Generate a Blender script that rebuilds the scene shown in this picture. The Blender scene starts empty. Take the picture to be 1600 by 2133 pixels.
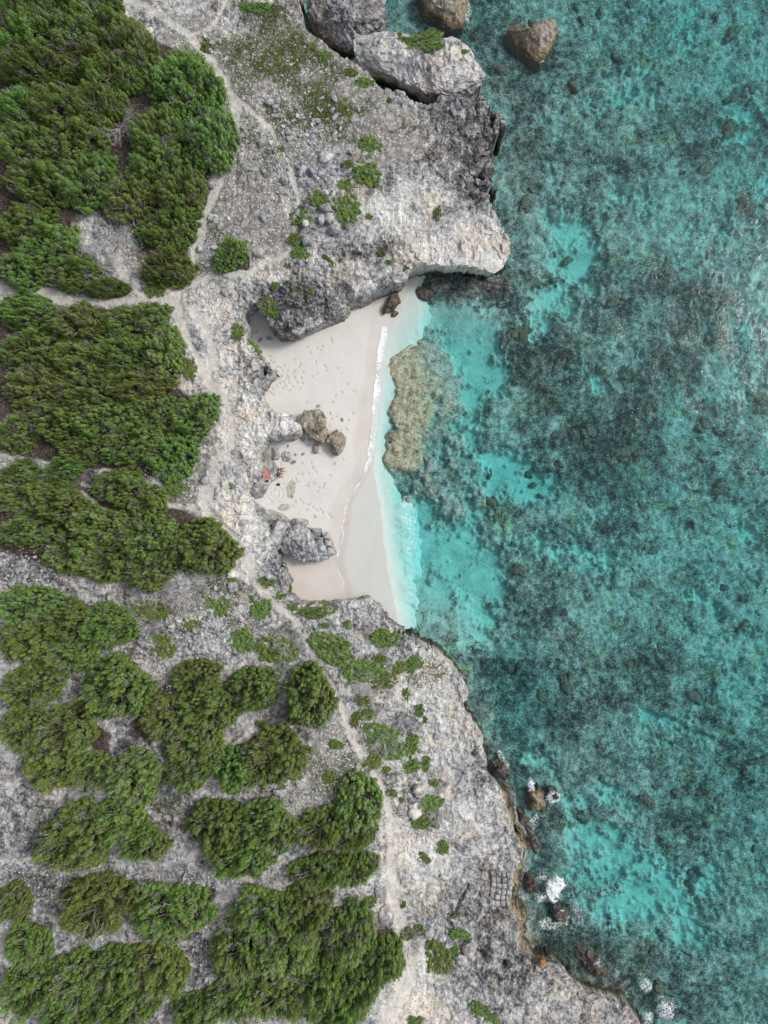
import bpy, math, random
import numpy as np
from mathutils import Vector, Matrix

sc = bpy.context.scene
COL = sc.collection
RNG = np.random.default_rng(7)
random.seed(7)

# ------------------------------------------------------------------ camera, sky, sun, exposure
H = 81.0            # drone height over the sea, metres
S = 0.055           # metres per photo pixel at sea level
CX, CY = 800.0, 1066.5
cam_d = bpy.data.cameras.new('camera')
cam = bpy.data.objects.new('camera', cam_d); COL.objects.link(cam)
cam.location = (0, 0, H); cam.rotation_euler = (0, 0, 0)
cam_d.sensor_fit = 'VERTICAL'
cam_d.angle = 2 * math.atan(CY * S / H)
cam_d.clip_start = 0.5; cam_d.clip_end = 9000
sc.camera = cam

SUN_EL, SUN_AZ = math.radians(46), math.radians(70)      # azimuth clockwise from north (+Y): high in the east-north-east
world = bpy.data.worlds.new('World'); sc.world = world; world.use_nodes = True
wn = world.node_tree; wn.nodes.clear()
sky = wn.nodes.new('ShaderNodeTexSky'); sky.sky_type = 'NISHITA'; sky.sun_disc = False
sky.sun_elevation = SUN_EL; sky.sun_rotation = SUN_AZ
sky.air_density = 1.0; sky.dust_density = 3.0; sky.ozone_density = 1.0
hs = wn.nodes.new('ShaderNodeHueSaturation'); hs.inputs['Saturation'].default_value = 0.38
bgn = wn.nodes.new('ShaderNodeBackground'); bgn.inputs['Strength'].default_value = 0.125
wo = wn.nodes.new('ShaderNodeOutputWorld')
wn.links.new(sky.outputs[0], hs.inputs['Color']); wn.links.new(hs.outputs[0], bgn.inputs['Color'])
wn.links.new(bgn.outputs[0], wo.inputs['Surface'])
sun_d = bpy.data.lights.new('sun', 'SUN'); sun_d.energy = 1.5; sun_d.angle = math.radians(13)
sun_d.color = (1.0, 0.97, 0.92)
sun = bpy.data.objects.new('sun', sun_d); COL.objects.link(sun)
sun.rotation_euler = (math.pi / 2 - SUN_EL, 0, -SUN_AZ + math.pi)
sdir = Vector((math.sin(SUN_AZ) * math.cos(SUN_EL), math.cos(SUN_AZ) * math.cos(SUN_EL), math.sin(SUN_EL)))
sun.rotation_euler = sdir.to_track_quat('Z', 'Y').to_euler()
sc.view_settings.view_transform = 'Standard'; sc.view_settings.look = 'None'
sc.view_settings.gamma = 1.0; sc.view_settings.use_curve_mapping = False
sc.view_settings.exposure = 0.40
sc.cycles.max_bounces = 4; sc.cycles.diffuse_bounces = 3; sc.cycles.glossy_bounces = 2; sc.cycles.volume_bounces = 0; sc.cycles.transparent_max_bounces = 8
sc.cycles.caustics_reflective = False; sc.cycles.caustics_refractive = False

# ------------------------------------------------------------------ numeric helpers
def P(px, py, z=0.0):
    k = S * (H - z) / H
    return ((px - CX) * k, (CY - py) * k, z)

def hsh(ix, iy, seed):
    h = (ix.astype(np.int64) * 374761393 + iy.astype(np.int64) * 668265263 + seed * 1442695041) & 0xffffffff
    h = ((h ^ (h >> 13)) * 1274126177) & 0xffffffff
    h = ((h ^ (h >> 16)) * 2246822519) & 0xffffffff
    return ((h ^ (h >> 15)) & 0xffffff) / float(0xffffff)

def vnoise(x, y, seed=0):
    xi = np.floor(x); yi = np.floor(y); fx = x - xi; fy = y - yi
    fx = fx * fx * fx * (fx * (fx * 6 - 15) + 10); fy = fy * fy * fy * (fy * (fy * 6 - 15) + 10)
    a = hsh(xi, yi, seed); b = hsh(xi + 1, yi, seed); c = hsh(xi, yi + 1, seed); d = hsh(xi + 1, yi + 1, seed)
    return (a + (b - a) * fx) * (1 - fy) + (c + (d - c) * fx) * fy

def fbm(x, y, f=1.0, o=4, g=0.5, seed=0, lac=2.03):
    r = 0; a = 1.0; t = 0
    c, s = math.cos(0.6), math.sin(0.6)
    for i in range(o):
        r = r + a * vnoise(x * f, y * f, seed + i * 17); t += a
        a *= g; f *= lac; x, y = c * x - s * y, s * x + c * y
    return r / t                                             # 0..1, mean .5

def ridged(x, y, f=1.0, o=4, g=0.5, seed=0):
    r = 0; a = 1.0; t = 0
    c, s = math.cos(0.7), math.sin(0.7)
    for i in range(o):
        r = r + a * (1 - np.abs(2 * vnoise(x * f, y * f, seed + i * 31) - 1)); t += a
        a *= g; f *= 2.1; x, y = c * x - s * y, s * x + c * y
    return r / t

def worley(x, y, f, seed=0):
    x = x * f; y = y * f; xi = np.floor(x); yi = np.floor(y)
    d1 = np.full(x.shape, 9.0); d2 = np.full(x.shape, 9.0)
    for dx in (-1, 0, 1):
        for dy in (-1, 0, 1):
            cx = xi + dx; cy = yi + dy
            d = np.hypot(cx + hsh(cx, cy, seed) - x, cy + hsh(cx, cy, seed + 5) - y)
            m = d < d1
            d2 = np.where(m, d1, np.minimum(d2, d)); d1 = np.where(m, d, d1)
    return d1, d2

def sstep(a, b, x):
    t = np.clip((x - a) / (b - a), 0, 1); return t * t * (3 - 2 * t)

def poly_sd(px, py, poly):
    """signed distance, positive inside"""
    poly = np.asarray(poly, float); n = len(poly)
    best = np.full(px.shape, 1e18); ins = np.zeros(px.shape, bool)
    for i in range(n):
        ax, ay = poly[i]; bx, by = poly[(i + 1) % n]
        ex, ey = bx - ax, by - ay; L = ex * ex + ey * ey + 1e-9
        t = np.clip(((px - ax) * ex + (py - ay) * ey) / L, 0, 1)
        dx = px - ax - t * ex; dy = py - ay - t * ey
        np.minimum(best, dx * dx + dy * dy, out=best)
        if ay != by:
            c = ((ay > py) != (by > py)) & (px < (bx - ax) * (py - ay) / (by - ay) + ax)
            ins ^= c
    d = np.sqrt(best)
    return np.where(ins, d, -d)

def line_d(px, py, pts):
    best = np.full(px.shape, 1e18)
    for (ax, ay), (bx, by) in zip(pts[:-1], pts[1:]):
        ex, ey = bx - ax, by - ay; L = ex * ex + ey * ey + 1e-9
        t = np.clip(((px - ax) * ex + (py - ay) * ey) / L, 0, 1)
        dx = px - ax - t * ex; dy = py - ay - t * ey
        np.minimum(best, dx * dx + dy * dy, out=best)
    return np.sqrt(best)

def blobs(px, py, lst, soft=0.35):
    """max over soft ellipses (x, y, rx, ry[, value])"""
    r = np.zeros(px.shape)
    for b in lst:
        x, y, rx, ry = b[:4]; v = b[4] if len(b) > 4 else 1.0
        q = np.sqrt(((px - x) / rx) ** 2 + ((py - y) / ry) ** 2)
        r = np.maximum(r, v * (1 - sstep(1 - soft, 1 + soft, q)))
    return r

# ------------------------------------------------------------------ object helpers
def tag(o, label=None, cat=None, group=None, kind=None):
    if label: o['label'] = label
    if cat: o['category'] = cat
    if group: o['group'] = group
    if kind: o['kind'] = kind
    return o

def mesh_np(name, co, faces, smooth=False):
    """co (n,3), faces (m,3|4) -> mesh"""
    me = bpy.data.meshes.new(name)
    co = np.ascontiguousarray(co, np.float32); faces = np.ascontiguousarray(faces, np.int32)
    k = faces.shape[1]
    me.vertices.add(len(co)); me.vertices.foreach_set('co', co.ravel())
    me.loops.add(faces.size); me.loops.foreach_set('vertex_index', faces.ravel())
    me.polygons.add(len(faces)); me.polygons.foreach_set('loop_start', np.arange(len(faces), dtype=np.int32) * k)
    me.update(calc_edges=True)
    me.polygons.foreach_set('use_smooth', np.full(len(faces), smooth, bool))
    return me

def attr(me, name, arr):
    a = me.attributes.new(name, 'FLOAT_COLOR', 'POINT')
    arr = np.asarray(arr, np.float32)
    if arr.shape[1] == 3: arr = np.c_[arr, np.ones(len(arr), np.float32)]
    a.data.foreach_set('color', np.ascontiguousarray(arr).ravel())

def add(name, me, mat=None, parent=None, loc=None):
    o = bpy.data.objects.new(name, me); COL.objects.link(o)
    if mat is not None and me is not None and len(me.materials) == 0: me.materials.append(mat)
    if parent is not None: o.parent = parent
    if loc is not None: o.location = loc
    return o

def thing(name, label, cat, loc=(0, 0, 0), rz=0, group=None):
    o = bpy.data.objects.new(name, None); COL.objects.link(o)
    o.location = loc; o.rotation_euler = (0, 0, rz); o.empty_display_size = 0.3
    return tag(o, label, cat, group)

def copy_tree(o, parent=None):
    c = o.copy(); COL.objects.link(c); c.parent = parent
    for ch in list(o.children): copy_tree(ch, c)
    return c

# ------------------------------------------------------------------ node helpers
class NT:
    def __init__(s, name, clear=True):
        s.m = bpy.data.materials.new(name); s.m.use_nodes = True; s.t = s.m.node_tree
        s.t.nodes.clear(); s.out = s.n('ShaderNodeOutputMaterial')
    def n(s, typ, **kw):
        nd = s.t.nodes.new(typ)
        for k, v in kw.items():
            if k in nd.inputs: s.set(nd.inputs[k], v)
            else: setattr(nd, k, v)
        return nd
    def set(s, inp, v):
        if isinstance(v, bpy.types.NodeSocket): s.t.links.new(v, inp)
        elif isinstance(v, (tuple, list)) and len(v) == 3 and inp.type == 'RGBA': inp.default_value = (*v, 1)
        else: inp.default_value = v
    def pos(s): return s.n('ShaderNodeNewGeometry').outputs['Position']
    def noise(s, vec, scale, detail=6, rough=0.6, dist=0.0):
        nd = s.n('ShaderNodeTexNoise'); s.set(nd.inputs['Vector'], vec)
        for k, v in (('Scale', scale), ('Detail', detail), ('Roughness', rough), ('Distortion', dist)): nd.inputs[k].default_value = v
        return nd.outputs['Fac']
    def vor(s, vec, scale, feature='F1', out='Distance'):
        nd = s.n('ShaderNodeTexVoronoi', feature=feature); s.set(nd.inputs['Vector'], vec); nd.inputs['Scale'].default_value = scale
        return nd.outputs[out]
    def math(s, op, a, b=0.0, clamp=False):
        nd = s.n('ShaderNodeMath', operation=op, use_clamp=clamp); s.set(nd.inputs[0], a); s.set(nd.inputs[1], b)
        return nd.outputs[0]
    def step(s, a, b, x):
        nd = s.n('ShaderNodeMapRange', interpolation_type='SMOOTHSTEP'); s.set(nd.inputs[0], x)
        nd.inputs[1].default_value = a; nd.inputs[2].default_value = b
        return nd.outputs[0]
    def mix(s, f, a, b, blend='MIX'):
        nd = s.n('ShaderNodeMix', data_type='RGBA', blend_type=blend); s.set(nd.inputs[0], f); s.set(nd.inputs[6], a); s.set(nd.inputs[7], b)
        return nd.outputs[2]
    def ramp(s, f, stops):
        nd = s.n('ShaderNodeValToRGB'); s.set(nd.inputs[0], f); cr = nd.color_ramp
        while len(cr.elements) < len(stops): cr.elements.new(0.5)
        for e, (p, c) in zip(cr.elements, stops): e.position = p; e.color = (*c, 1)
        return nd.outputs[0]
    def attr(s, name):
        nd = s.n('ShaderNodeAttribute', attribute_name=name)
        sp = s.n('ShaderNodeSeparateColor'); s.t.links.new(nd.outputs['Color'], sp.inputs[0])
        return sp.outputs[0], sp.outputs[1], sp.outputs[2], nd.outputs['Alpha'], nd.outputs['Color']
    def bump(s, h, strength=0.5, dist=0.1):
        nd = s.n('ShaderNodeBump'); s.set(nd.inputs['Height'], h); nd.inputs['Strength'].default_value = strength; nd.inputs['Distance'].default_value = dist
        return nd.outputs[0]
    def bsdf(s, col, rough=0.9, normal=None, spec=0.2):
        nd = s.n('ShaderNodeBsdfPrincipled'); s.set(nd.inputs['Base Color'], col); s.set(nd.inputs['Roughness'], rough)
        nd.inputs['Specular IOR Level'].default_value = spec
        if normal is not None: s.t.links.new(normal, nd.inputs['Normal'])
        s.t.links.new(nd.outputs[0], s.out.inputs['Surface']); return nd

def karst(t, p, white, dark):
    """limestone colour: pale crust, blue grey lichen, dark pits. white / dark are sockets or numbers 0..1"""
    nA = t.noise(p, 0.75, 5, 0.6, 0.8); nB = t.noise(p, 2.4, 5, 0.7, 0.4); nC = t.noise(p, 6.5, 3, 0.75)
    f = t.math('ADD', t.math('MULTIPLY', nA, 0.46), t.math('ADD', t.math('MULTIPLY', nB, 0.46), t.math('MULTIPLY', nC, 0.18)))
    f = t.math('ADD', 0.56, t.math('MULTIPLY', t.math('SUBTRACT', f, 0.56), t.math('SUBTRACT', 1.0, t.math('MULTIPLY', white, 0.35))))
    f = t.math('ADD', f, t.math('MULTIPLY', t.math('SUBTRACT', white, 0.29), 0.095))
    f = t.math('SUBTRACT', f, t.math('MULTIPLY', dark, 0.07))
    c = t.ramp(f, [(0.40, (0.055, 0.055, 0.057)), (0.46, (0.17, 0.173, 0.18)), (0.52, (0.345, 0.35, 0.357)), (0.58, (0.545, 0.54, 0.525)), (0.67, (0.78, 0.755, 0.715))])
    warm = t.step(0.46, 0.62, t.noise(p, 0.32, 3, 0.5))
    c = t.mix(t.math('MULTIPLY', warm, 0.7), c, t.mix(1.0, c, (1.0, 0.90, 0.79), 'MULTIPLY'))
    v = t.vor(p, 3.4, 'DISTANCE_TO_EDGE')
    crack = t.math('MULTIPLY', t.math('SUBTRACT', 1.0, t.step(0.0, 0.05, v)), t.step(0.50, 0.62, t.noise(p, 0.9, 2, 0.5)))
    c = t.mix(t.math('MULTIPLY', crack, 0.6), c, (0.10, 0.098, 0.10))
    wv = t.n('ShaderNodeVectorMath', operation='ADD'); t.t.links.new(p, wv.inputs[0]); nn_ = t.n('ShaderNodeTexNoise'); t.t.links.new(p, nn_.inputs['Vector']); nn_.inputs['Scale'].default_value = 0.8; nn_.inputs['Detail'].default_value = 4; t.t.links.new(nn_.outputs['Color'], wv.inputs[1])
    v2 = t.vor(wv.outputs[0], 0.55, 'DISTANCE_TO_EDGE')
    c = t.mix(t.math('MULTIPLY', t.math('MULTIPLY', t.math('SUBTRACT', 1.0, t.step(0.0, 0.035, v2)), t.step(0.42, 0.55, nB)), 0.65), c, (0.11, 0.108, 0.11))
    return c, f, nB

def intertidal(t, p, c):
    """black wet band and yellow brown weed just over the water"""
    sep = t.n('ShaderNodeSeparateXYZ'); t.t.links.new(p, sep.inputs[0])
    z = t.math('ADD', sep.outputs[2], t.math('MULTIPLY', t.math('SUBTRACT', t.noise(p, 1.2, 4, 0.6), 0.5), 0.9))
    c = t.mix(t.math('MULTIPLY', t.math('SUBTRACT', 1.0, t.step(0.40, 1.15, z)), 0.75), c, t.mix(t.noise(p, 3, 4, 0.6), (0.14, 0.105, 0.05), (0.30, 0.24, 0.14)))
    c = t.mix(t.math('MULTIPLY', t.math('SUBTRACT', 1.0, t.step(0.05, 0.45, z)), 0.85), c, t.mix(t.noise(p, 4, 4, 0.6), (0.03, 0.027, 0.025), (0.11, 0.09, 0.06)))
    return c

# ------------------------------------------------------------------ outlines read from the photograph (photo pixels)
COAST = [(-40000, -60000), (300, -60000), (560, -900), (612, -200), (628, 0), (640, 45), (665, 70), (690, 82), (715, 104), (735, 112), (760, 130), (785, 150), (800, 165), (830, 176),
 (855, 190), (880, 203), (898, 203), (903, 186), (925, 172), (962, 176), (990, 158), (1004, 165), (1008, 190), (1022, 208), (1033, 236), (1055, 245), (1044, 268), (1035, 300), (1045, 330), (1043, 370),
 (1030, 395), (1045, 430), (1062, 465), (1074, 490), (1072, 535), (1065, 568), (1035, 583), (1000, 580), (965, 572), (925, 565), (890, 568),
 (862, 575), (840, 590), (790, 605), (760, 622), (725, 645), (700, 660), (675, 685), (650, 695), (632, 708), (612, 711), (590, 708), (570, 703),
 (555, 690), (545, 672), (535, 655), (523, 645), (526, 668), (528, 685), (518, 700), (530, 715), (545, 725), (560, 738), (573, 755), (577, 775), (568, 790),
 (555, 805), (557, 825), (565, 840), (580, 852), (600, 848), (615, 860), (625, 875), (628, 895), (618, 912), (600, 915), (572, 915), (558, 920),
 (550, 935), (546, 965), (540, 990), (528, 1010), (520, 1027), (528, 1040), (535, 1060), (545, 1078), (560, 1085), (572, 1100), (575, 1120), (578, 1140),
 (586, 1155), (590, 1180), (600, 1205), (612, 1230), (622, 1243), (650, 1243), (680, 1238), (710, 1235), (745, 1232), (775, 1233), (795, 1260),
 (815, 1290), (830, 1305), (860, 1320), (900, 1345), (935, 1360), (955, 1385), (975, 1410), (985, 1440), (980, 1470), (1000, 1500), (1015, 1540),
 (1026, 1580), (1036, 1612), (1065, 1625), (1060, 1640), (1068, 1680), (1085, 1720), (1100, 1750), (1112, 1770), (1100, 1800), (1092, 1840), (1085, 1880),
 (1105, 1910), (1110, 1935), (1100, 1962), (1130, 1985), (1165, 1985), (1195, 2010), (1220, 2045), (1250, 2055), (1300, 2065), (1315, 2085), (1325, 2110),
 (1345, 2133), (1420, 2300), (1600, 3200), (2500, 60000), (-40000, 60000)]
LEDGE = [(1050, 1640), (1075, 1640), (1085, 1715), (1125, 1770), (1110, 1850), (1135, 1985), (1115, 2000), (1085, 1975), (1078, 1945), (1082, 1905), (1055, 1888), (1058, 1868), (1066, 1840), (1066, 1812), (1080, 1790), (1086, 1770), (1072, 1730), (1060, 1690)]
PATHS = [
 ([(430, 790), (470, 850), (480, 900), (460, 950), (430, 1000), (420, 1050), (450, 1095), (490, 1140), (510, 1180)], 11), ([(815, 1720), (815, 1860), (830, 1930)], 10), ([(850, 1990), (850, 2060), (800, 2140)], 16), ([(400, 640), (430, 700), (440, 760)], 10),
 ([(240, -20), (300, 8), (345, 35), (390, 62), (440, 120), (470, 165), (490, 215), (492, 260), (480, 310), (457, 360), (440, 410), (420, 460), (406, 515), (392, 558), (367, 598), (358, 625),
   (370, 660), (385, 700), (405, 740), (425, 780), (445, 820), (465, 850), (477, 890), (465, 930), (440, 960), (420, 1010), (415, 1050), (440, 1090), (480, 1130),
   (502, 1172), (530, 1220), (570, 1265), (612, 1300), (636, 1345), (662, 1400), (690, 1440), (715, 1490), (742, 1560), (776, 1610), (802, 1660), (815, 1720), (813, 1780),
   (815, 1840), (822, 1900), (837, 1935), (852, 2010), (830, 2080), (790, 2150)], 7),
 ([(358, 625), (312, 615), (270, 600), (252, 565), (238, 530)], 9),
 ([(312, 615), (230, 627), (160, 625), (90, 612), (-30, 598)], 9),
 ([(390, 62), (440, 40), (470, -20)], 4), ([(560, 540), (610, 515), (640, 500)], 4),
 ([(400, 60), (450, 150), (560, 260), (600, 330), (622, 420)], 3),
 ([(-30, 930), (45, 960), (80, 1000), (150, 1020), (205, 1062)], 8),
 ([(215, 985), (290, 1000), (345, 1052), (400, 1060)], 8), ([(365, 600), (440, 565), (520, 560), (560, 530)], 5),
]
_k = (H - 1.2) / (H - 2.2)                                   # the low ledge is seen at its own height
COAST = [((800 + (x - 800) * _k, 1066.5 + (y - 1066.5) * _k) if 1636 <= y <= 1975 and x > 1055 else (x, y)) for x, y in COAST]
LEDGE = [(800 + (x - 800) * _k, 1066.5 + (y - 1066.5) * _k) for x, y in LEDGE]
# tree: x, y, rx, ry, turn, label
TREES = [
 (15, 2, 50, 40, 0, "tree at the very top of the left edge, cut by both"),
 (120, -2, 62, 34, 0, "tree cut by the top edge above the broad bushy tree"),
 (205, -8, 46, 26, 0, "small tree cut by the top edge beside the footpath bend"),
 (28, 60, 48, 55, 0, "dark green tree cut by the frame in the top left corner"),
 (100, 58, 72, 55, 8, "broad bushy tree at the top edge, first in from the corner"),
 (195, 42, 78, 48, 5, "wide green tree at the top edge, just south of the beige footpath bend"),
 (262, 88, 46, 60, 20, "tall green tree on the north east shoulder of the upper left thicket"),
 (60, 120, 66, 44, 0, "dark tree above the shady brown hollow in the upper left thicket"),
 (160, 112, 70, 42, 0, "olive green tree right above the dark hollow in the upper left thicket"),
 (222, 148, 60, 46, 15, "yellow green tree between the dark hollow and the round rim tree"),
 (376, 156, 68, 72, 0, "large round dark green tree beside the footpath, upper left thicket"),
 (30, 215, 58, 48, 0, "green tree at the left edge just below the dark hollow"),
 (110, 205, 66, 46, -10, "pale tipped tree on the south bank of the dark hollow"),
 (190, 205, 52, 46, 10, "dull olive tree west of the gap with bare grey branches"),
 (432, 275, 54, 66, -15, "green tree bulging furthest onto the footpath in the upper left thicket"),
 (318, 262, 58, 52, -30, "tree right of the gap with bare grey branches, upper left thicket"),
 (50, 290, 66, 52, 0, "dense tree at the left edge, a third of the way down the thicket"),
 (145, 285, 68, 52, -25, "dense mid green tree in the heart of the upper left thicket"),
 (320, 325, 62, 48, -30, "streaky green tree below the branchy gap and behind the bulging rim tree"),
 (65, 365, 68, 50, 0, "fresh green tree low in the upper left thicket near the edge of the frame"),
 (165, 360, 66, 52, -20, "dense tree left of the long streaky ridge tree, upper left thicket"),
 (372, 388, 54, 50, -30, "tree tapering to the footpath just below the bulging rim tree"),
 (262, 400, 62, 42, -30, "long ridge shaped tree with yellow tips above the white rubble gap"),
 (345, 465, 58, 46, -15, "dark green tree on the footpath side of the white rubble gap"),
 (342, 548, 54, 40, 5, "lowest tree of the upper left thicket, just above the path fork"),
 (40, 460, 62, 42, -25, "green tree at the left edge west of the white rubble gap"),
 (85, 505, 66, 44, -28, "slanting tree below and left of the white rubble gap"),
 (30, 555, 48, 44, -20, "grey twigged tree at the left edge just above the west path branch"),
 (140, 560, 62, 36, -18, "half bare tree with grey twigs just above the west path branch"),
 (212, 592, 42, 22, -5, "low dark green tree at the end of the grey brush by the path fork"),
 (475, 523, 40, 30, -30, "lone oval green bush standing by itself on the rubble right of the footpath"),
 (55, 648, 76, 38, 5, "long green tree along the south side of the west path branch"),
 (150, 668, 52, 46, 5, "tree left of the earthy slot, second block of the woods"),
 (275, 664, 70, 40, -8, "rounded tree in the crook below the path fork"),
 (55, 722, 68, 46, 0, "bright green tree at the left edge, second block of the woods"),
 (155, 742, 62, 44, 0, "olive tree in the middle of the second block of the woods"),
 (245, 728, 58, 44, 0, "mid green tree just left of the smooth dark rim tree"),
 (335, 732, 44, 56, 0, "smooth dark tree on the footpath rim opposite the small lime bush"),
 (60, 800, 66, 48, 0, "yellowish tree at the left edge in the broad middle of the woods"),
 (165, 815, 64, 46, 0, "dark tree behind the long pale plume tree"),
 (270, 796, 74, 34, -10, "long plume shaped pale tipped tree pointing at the footpath"),
 (105, 872, 62, 44, 0, "bushy tree above the grey branch streak at the left edge"),
 (205, 872, 66, 44, -5, "green tree two crowns left of the pointed rim tree"),
 (305, 855, 48, 40, -10, "small tree tucked behind the pointed rim tree"),
 (398, 860, 54, 42, -18, "pointed bright green tree reaching the footpath west of the beach"),
 (265, 918, 64, 42, -15, "grey tipped tree below the pointed rim tree"),
 (348, 950, 52, 52, 0, "dark rounded tree at the path corner level with the two beach visitors"),
 (25, 900, 44, 44, 0, "tree at the left edge beside a streak of bare grey branches"),
 (165, 935, 54, 32, -10, "narrow tree above the bare gravel strip in the woods"),
 (30, 985, 40, 28, 0, "small tree between two bare strips at the left edge"),
 (120, 975, 42, 26, -20, "low tree between the two bare gravel strips"),
 (35, 1035, 56, 42, 0, "green tree at the left edge south of the bare gravel strips"),
 (118, 1052, 54, 44, 0, "tree beside the pale dead shrub near the left edge"),
 (240, 1012, 58, 40, -15, "dense green tree right of the curved bare gravel strip"),
 (300, 1050, 40, 36, 0, "tree just left of the yellow green rim bush"),
 (38, 1105, 54, 36, 0, "low tree at the left edge above the grey rock field"),
 (190, 1095, 62, 46, 0, "olive tree on the upper side of the big clump west of the clean round tree"),
 (135, 1150, 52, 48, 0, "yellow olive tree on the west end of the big clump"),
 (215, 1175, 56, 42, 0, "olive tree on the south side of the big clump over the grey rocks"),
 (285, 1120, 56, 52, 0, "green tree in the middle of the big clump"),
 (300, 1190, 54, 44, 0, "tree dipping towards the grey dead brush"),
 (348, 1140, 36, 44, 0, "small tree wedged against the clean round rim tree"),
 (425, 1145, 66, 58, 0, "clean round bright tree on the path rim level with the big beach boulder"),
 (45, 1265, 62, 44, 0, "tree at the left edge just below the grey rock field"),
 (135, 1300, 58, 46, 0, "grey streaked tree in the group below the rock field"),
 (214, 1308, 52, 50, 0, "dark rimmed tree on the east end of the group below the rock field"),
 (40, 1345, 56, 48, 0, "pale tipped tree at the left edge, below the rock field group"),
 (135, 1368, 56, 36, 0, "low tree above the small pebbly clearing"),
 (230, 1445, 70, 64, -8, "large well separated green tree south of the pebbly fork"),
 (55, 1440, 64, 46, 0, "tree at the left edge level with the large separated tree"),
 (400, 1418, 50, 38, 0, "small rounded tree at the top of the central south clump"),
 (425, 1482, 68, 50, 0, "broad tree in the central south clump"),
 (525, 1440, 54, 44, 0, "tree left of the grey dead mat in the south"),
 (642, 1462, 54, 66, 5, "egg shaped tree standing right against the southern footpath"),
 (335, 1500, 54, 44, 0, "yellowish tree on the west side of the central south clump"),
 (395, 1555, 58, 46, 0, "tree at the foot of the central south clump"),
 (40, 1525, 52, 44, 0, "grey green tree at the left edge in the lower woods"),
 (125, 1530, 60, 52, 0, "olive tree left of the brown soil patch"),
 (95, 1605, 58, 52, 0, "pale olive tree near the left edge above the bare branches"),
 (180, 1615, 44, 40, 0, "small olive tree above the bare dead shrub"),
 (266, 1635, 60, 54, 0, "neat rounded yellow green tree in the lower woods"),
 (562, 1592, 74, 62, 0, "large dome tree on the east side of the lower woods"),
 (480, 1610, 52, 48, 0, "tree merging into the large dome tree from the west"),
 (385, 1620, 46, 36, 0, "dull tree left of the grey gap in the lower woods"),
 (140, 1765, 76, 68, 0, "big bright green tree in the lower left"),
 (238, 1722, 54, 40, 0, "olive tree behind the big bright tree in the lower left"),
 (290, 1768, 52, 38, 0, "tree above the brown soil and fallen twigs in the lower left"),
 (445, 1740, 62, 58, 0, "west half of the wide double crown in the lower middle"),
 (555, 1738, 62, 54, 0, "east half of the wide double crown in the lower middle"),
 (495, 1805, 64, 38, 0, "low front tree of the wide double crown"),
 (745, 1690, 52, 62, 5, "dark tree with a lime tip pressing against the southern footpath"),
 (665, 1738, 56, 42, 0, "tree left of the dark footpath tree with the lime tip"),
 (735, 1752, 48, 30, -15, "low plume tree at the foot of the dark footpath tree"),
 (665, 1830, 56, 36, 0, "flat dark tree above the pale rubble in the lower middle"),
 (738, 1822, 46, 36, 0, "yellow green tree beside the pale slab path in the lower middle"),
 (190, 1905, 74, 62, 0, "large olive tree with brown soil above it in the lower left"),
 (345, 1922, 76, 62, -10, "silver tipped tree left of the narrow pale gully"),
 (18, 1895, 34, 42, 0, "small bright tree at the left edge beside the blue grey rocks"),
 (45, 1985, 44, 48, 0, "tree at the left edge near the bottom of the frame"),
 (55, 2080, 66, 56, 0, "bushy tree in the bottom left corner"),
 (150, 2060, 58, 58, 0, "green tree next to the bottom left corner tree"),
 (240, 2040, 54, 52, 0, "grey green tree in the bottom row, third from the corner"),
 (322, 2040, 58, 58, 0, "yellow olive tree left of the lower end of the pale gully"),
 (130, 2130, 60, 40, 0, "tree cut by the bottom edge near the corner"),
 (250, 2115, 62, 46, 0, "dull tree cut by the bottom edge below the grey green tree"),
 (545, 1925, 66, 54, 0, "northern tree of the big bottom middle clump, below the bare branches"),
 (628, 1920, 56, 56, 0, "north east tree of the big bottom middle clump"),
 (490, 2005, 54, 66, 0, "bright tree along the right bank of the narrow pale gully"),
 (590, 2005, 70, 62, 0, "central yellow green tree of the big bottom middle clump"),
 (480, 2095, 60, 50, 0, "tree cut by the bottom edge right of the gully"),
 (575, 2090, 68, 54, 0, "tree at the bottom edge under the central clump"),
 (720, 1962, 54, 62, 0, "tall dark green tree left of the footpath near the bottom"),
 (800, 2012, 46, 48, 0, "clean round tree beside the white rock near the bottom"),
 (660, 2070, 56, 52, 0, "tree in the hollow between the bottom clump and the rim trees"),
 (742, 2080, 50, 42, 0, "tree below the clean round bottom rim tree"),
 (700, 2125, 66, 34, -10, "low tree cut by the bottom edge beside the white rock"),
 (400, 2128, 50, 36, 0, "tree cut by the bottom edge at the mouth of the gully"),
]
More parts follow.
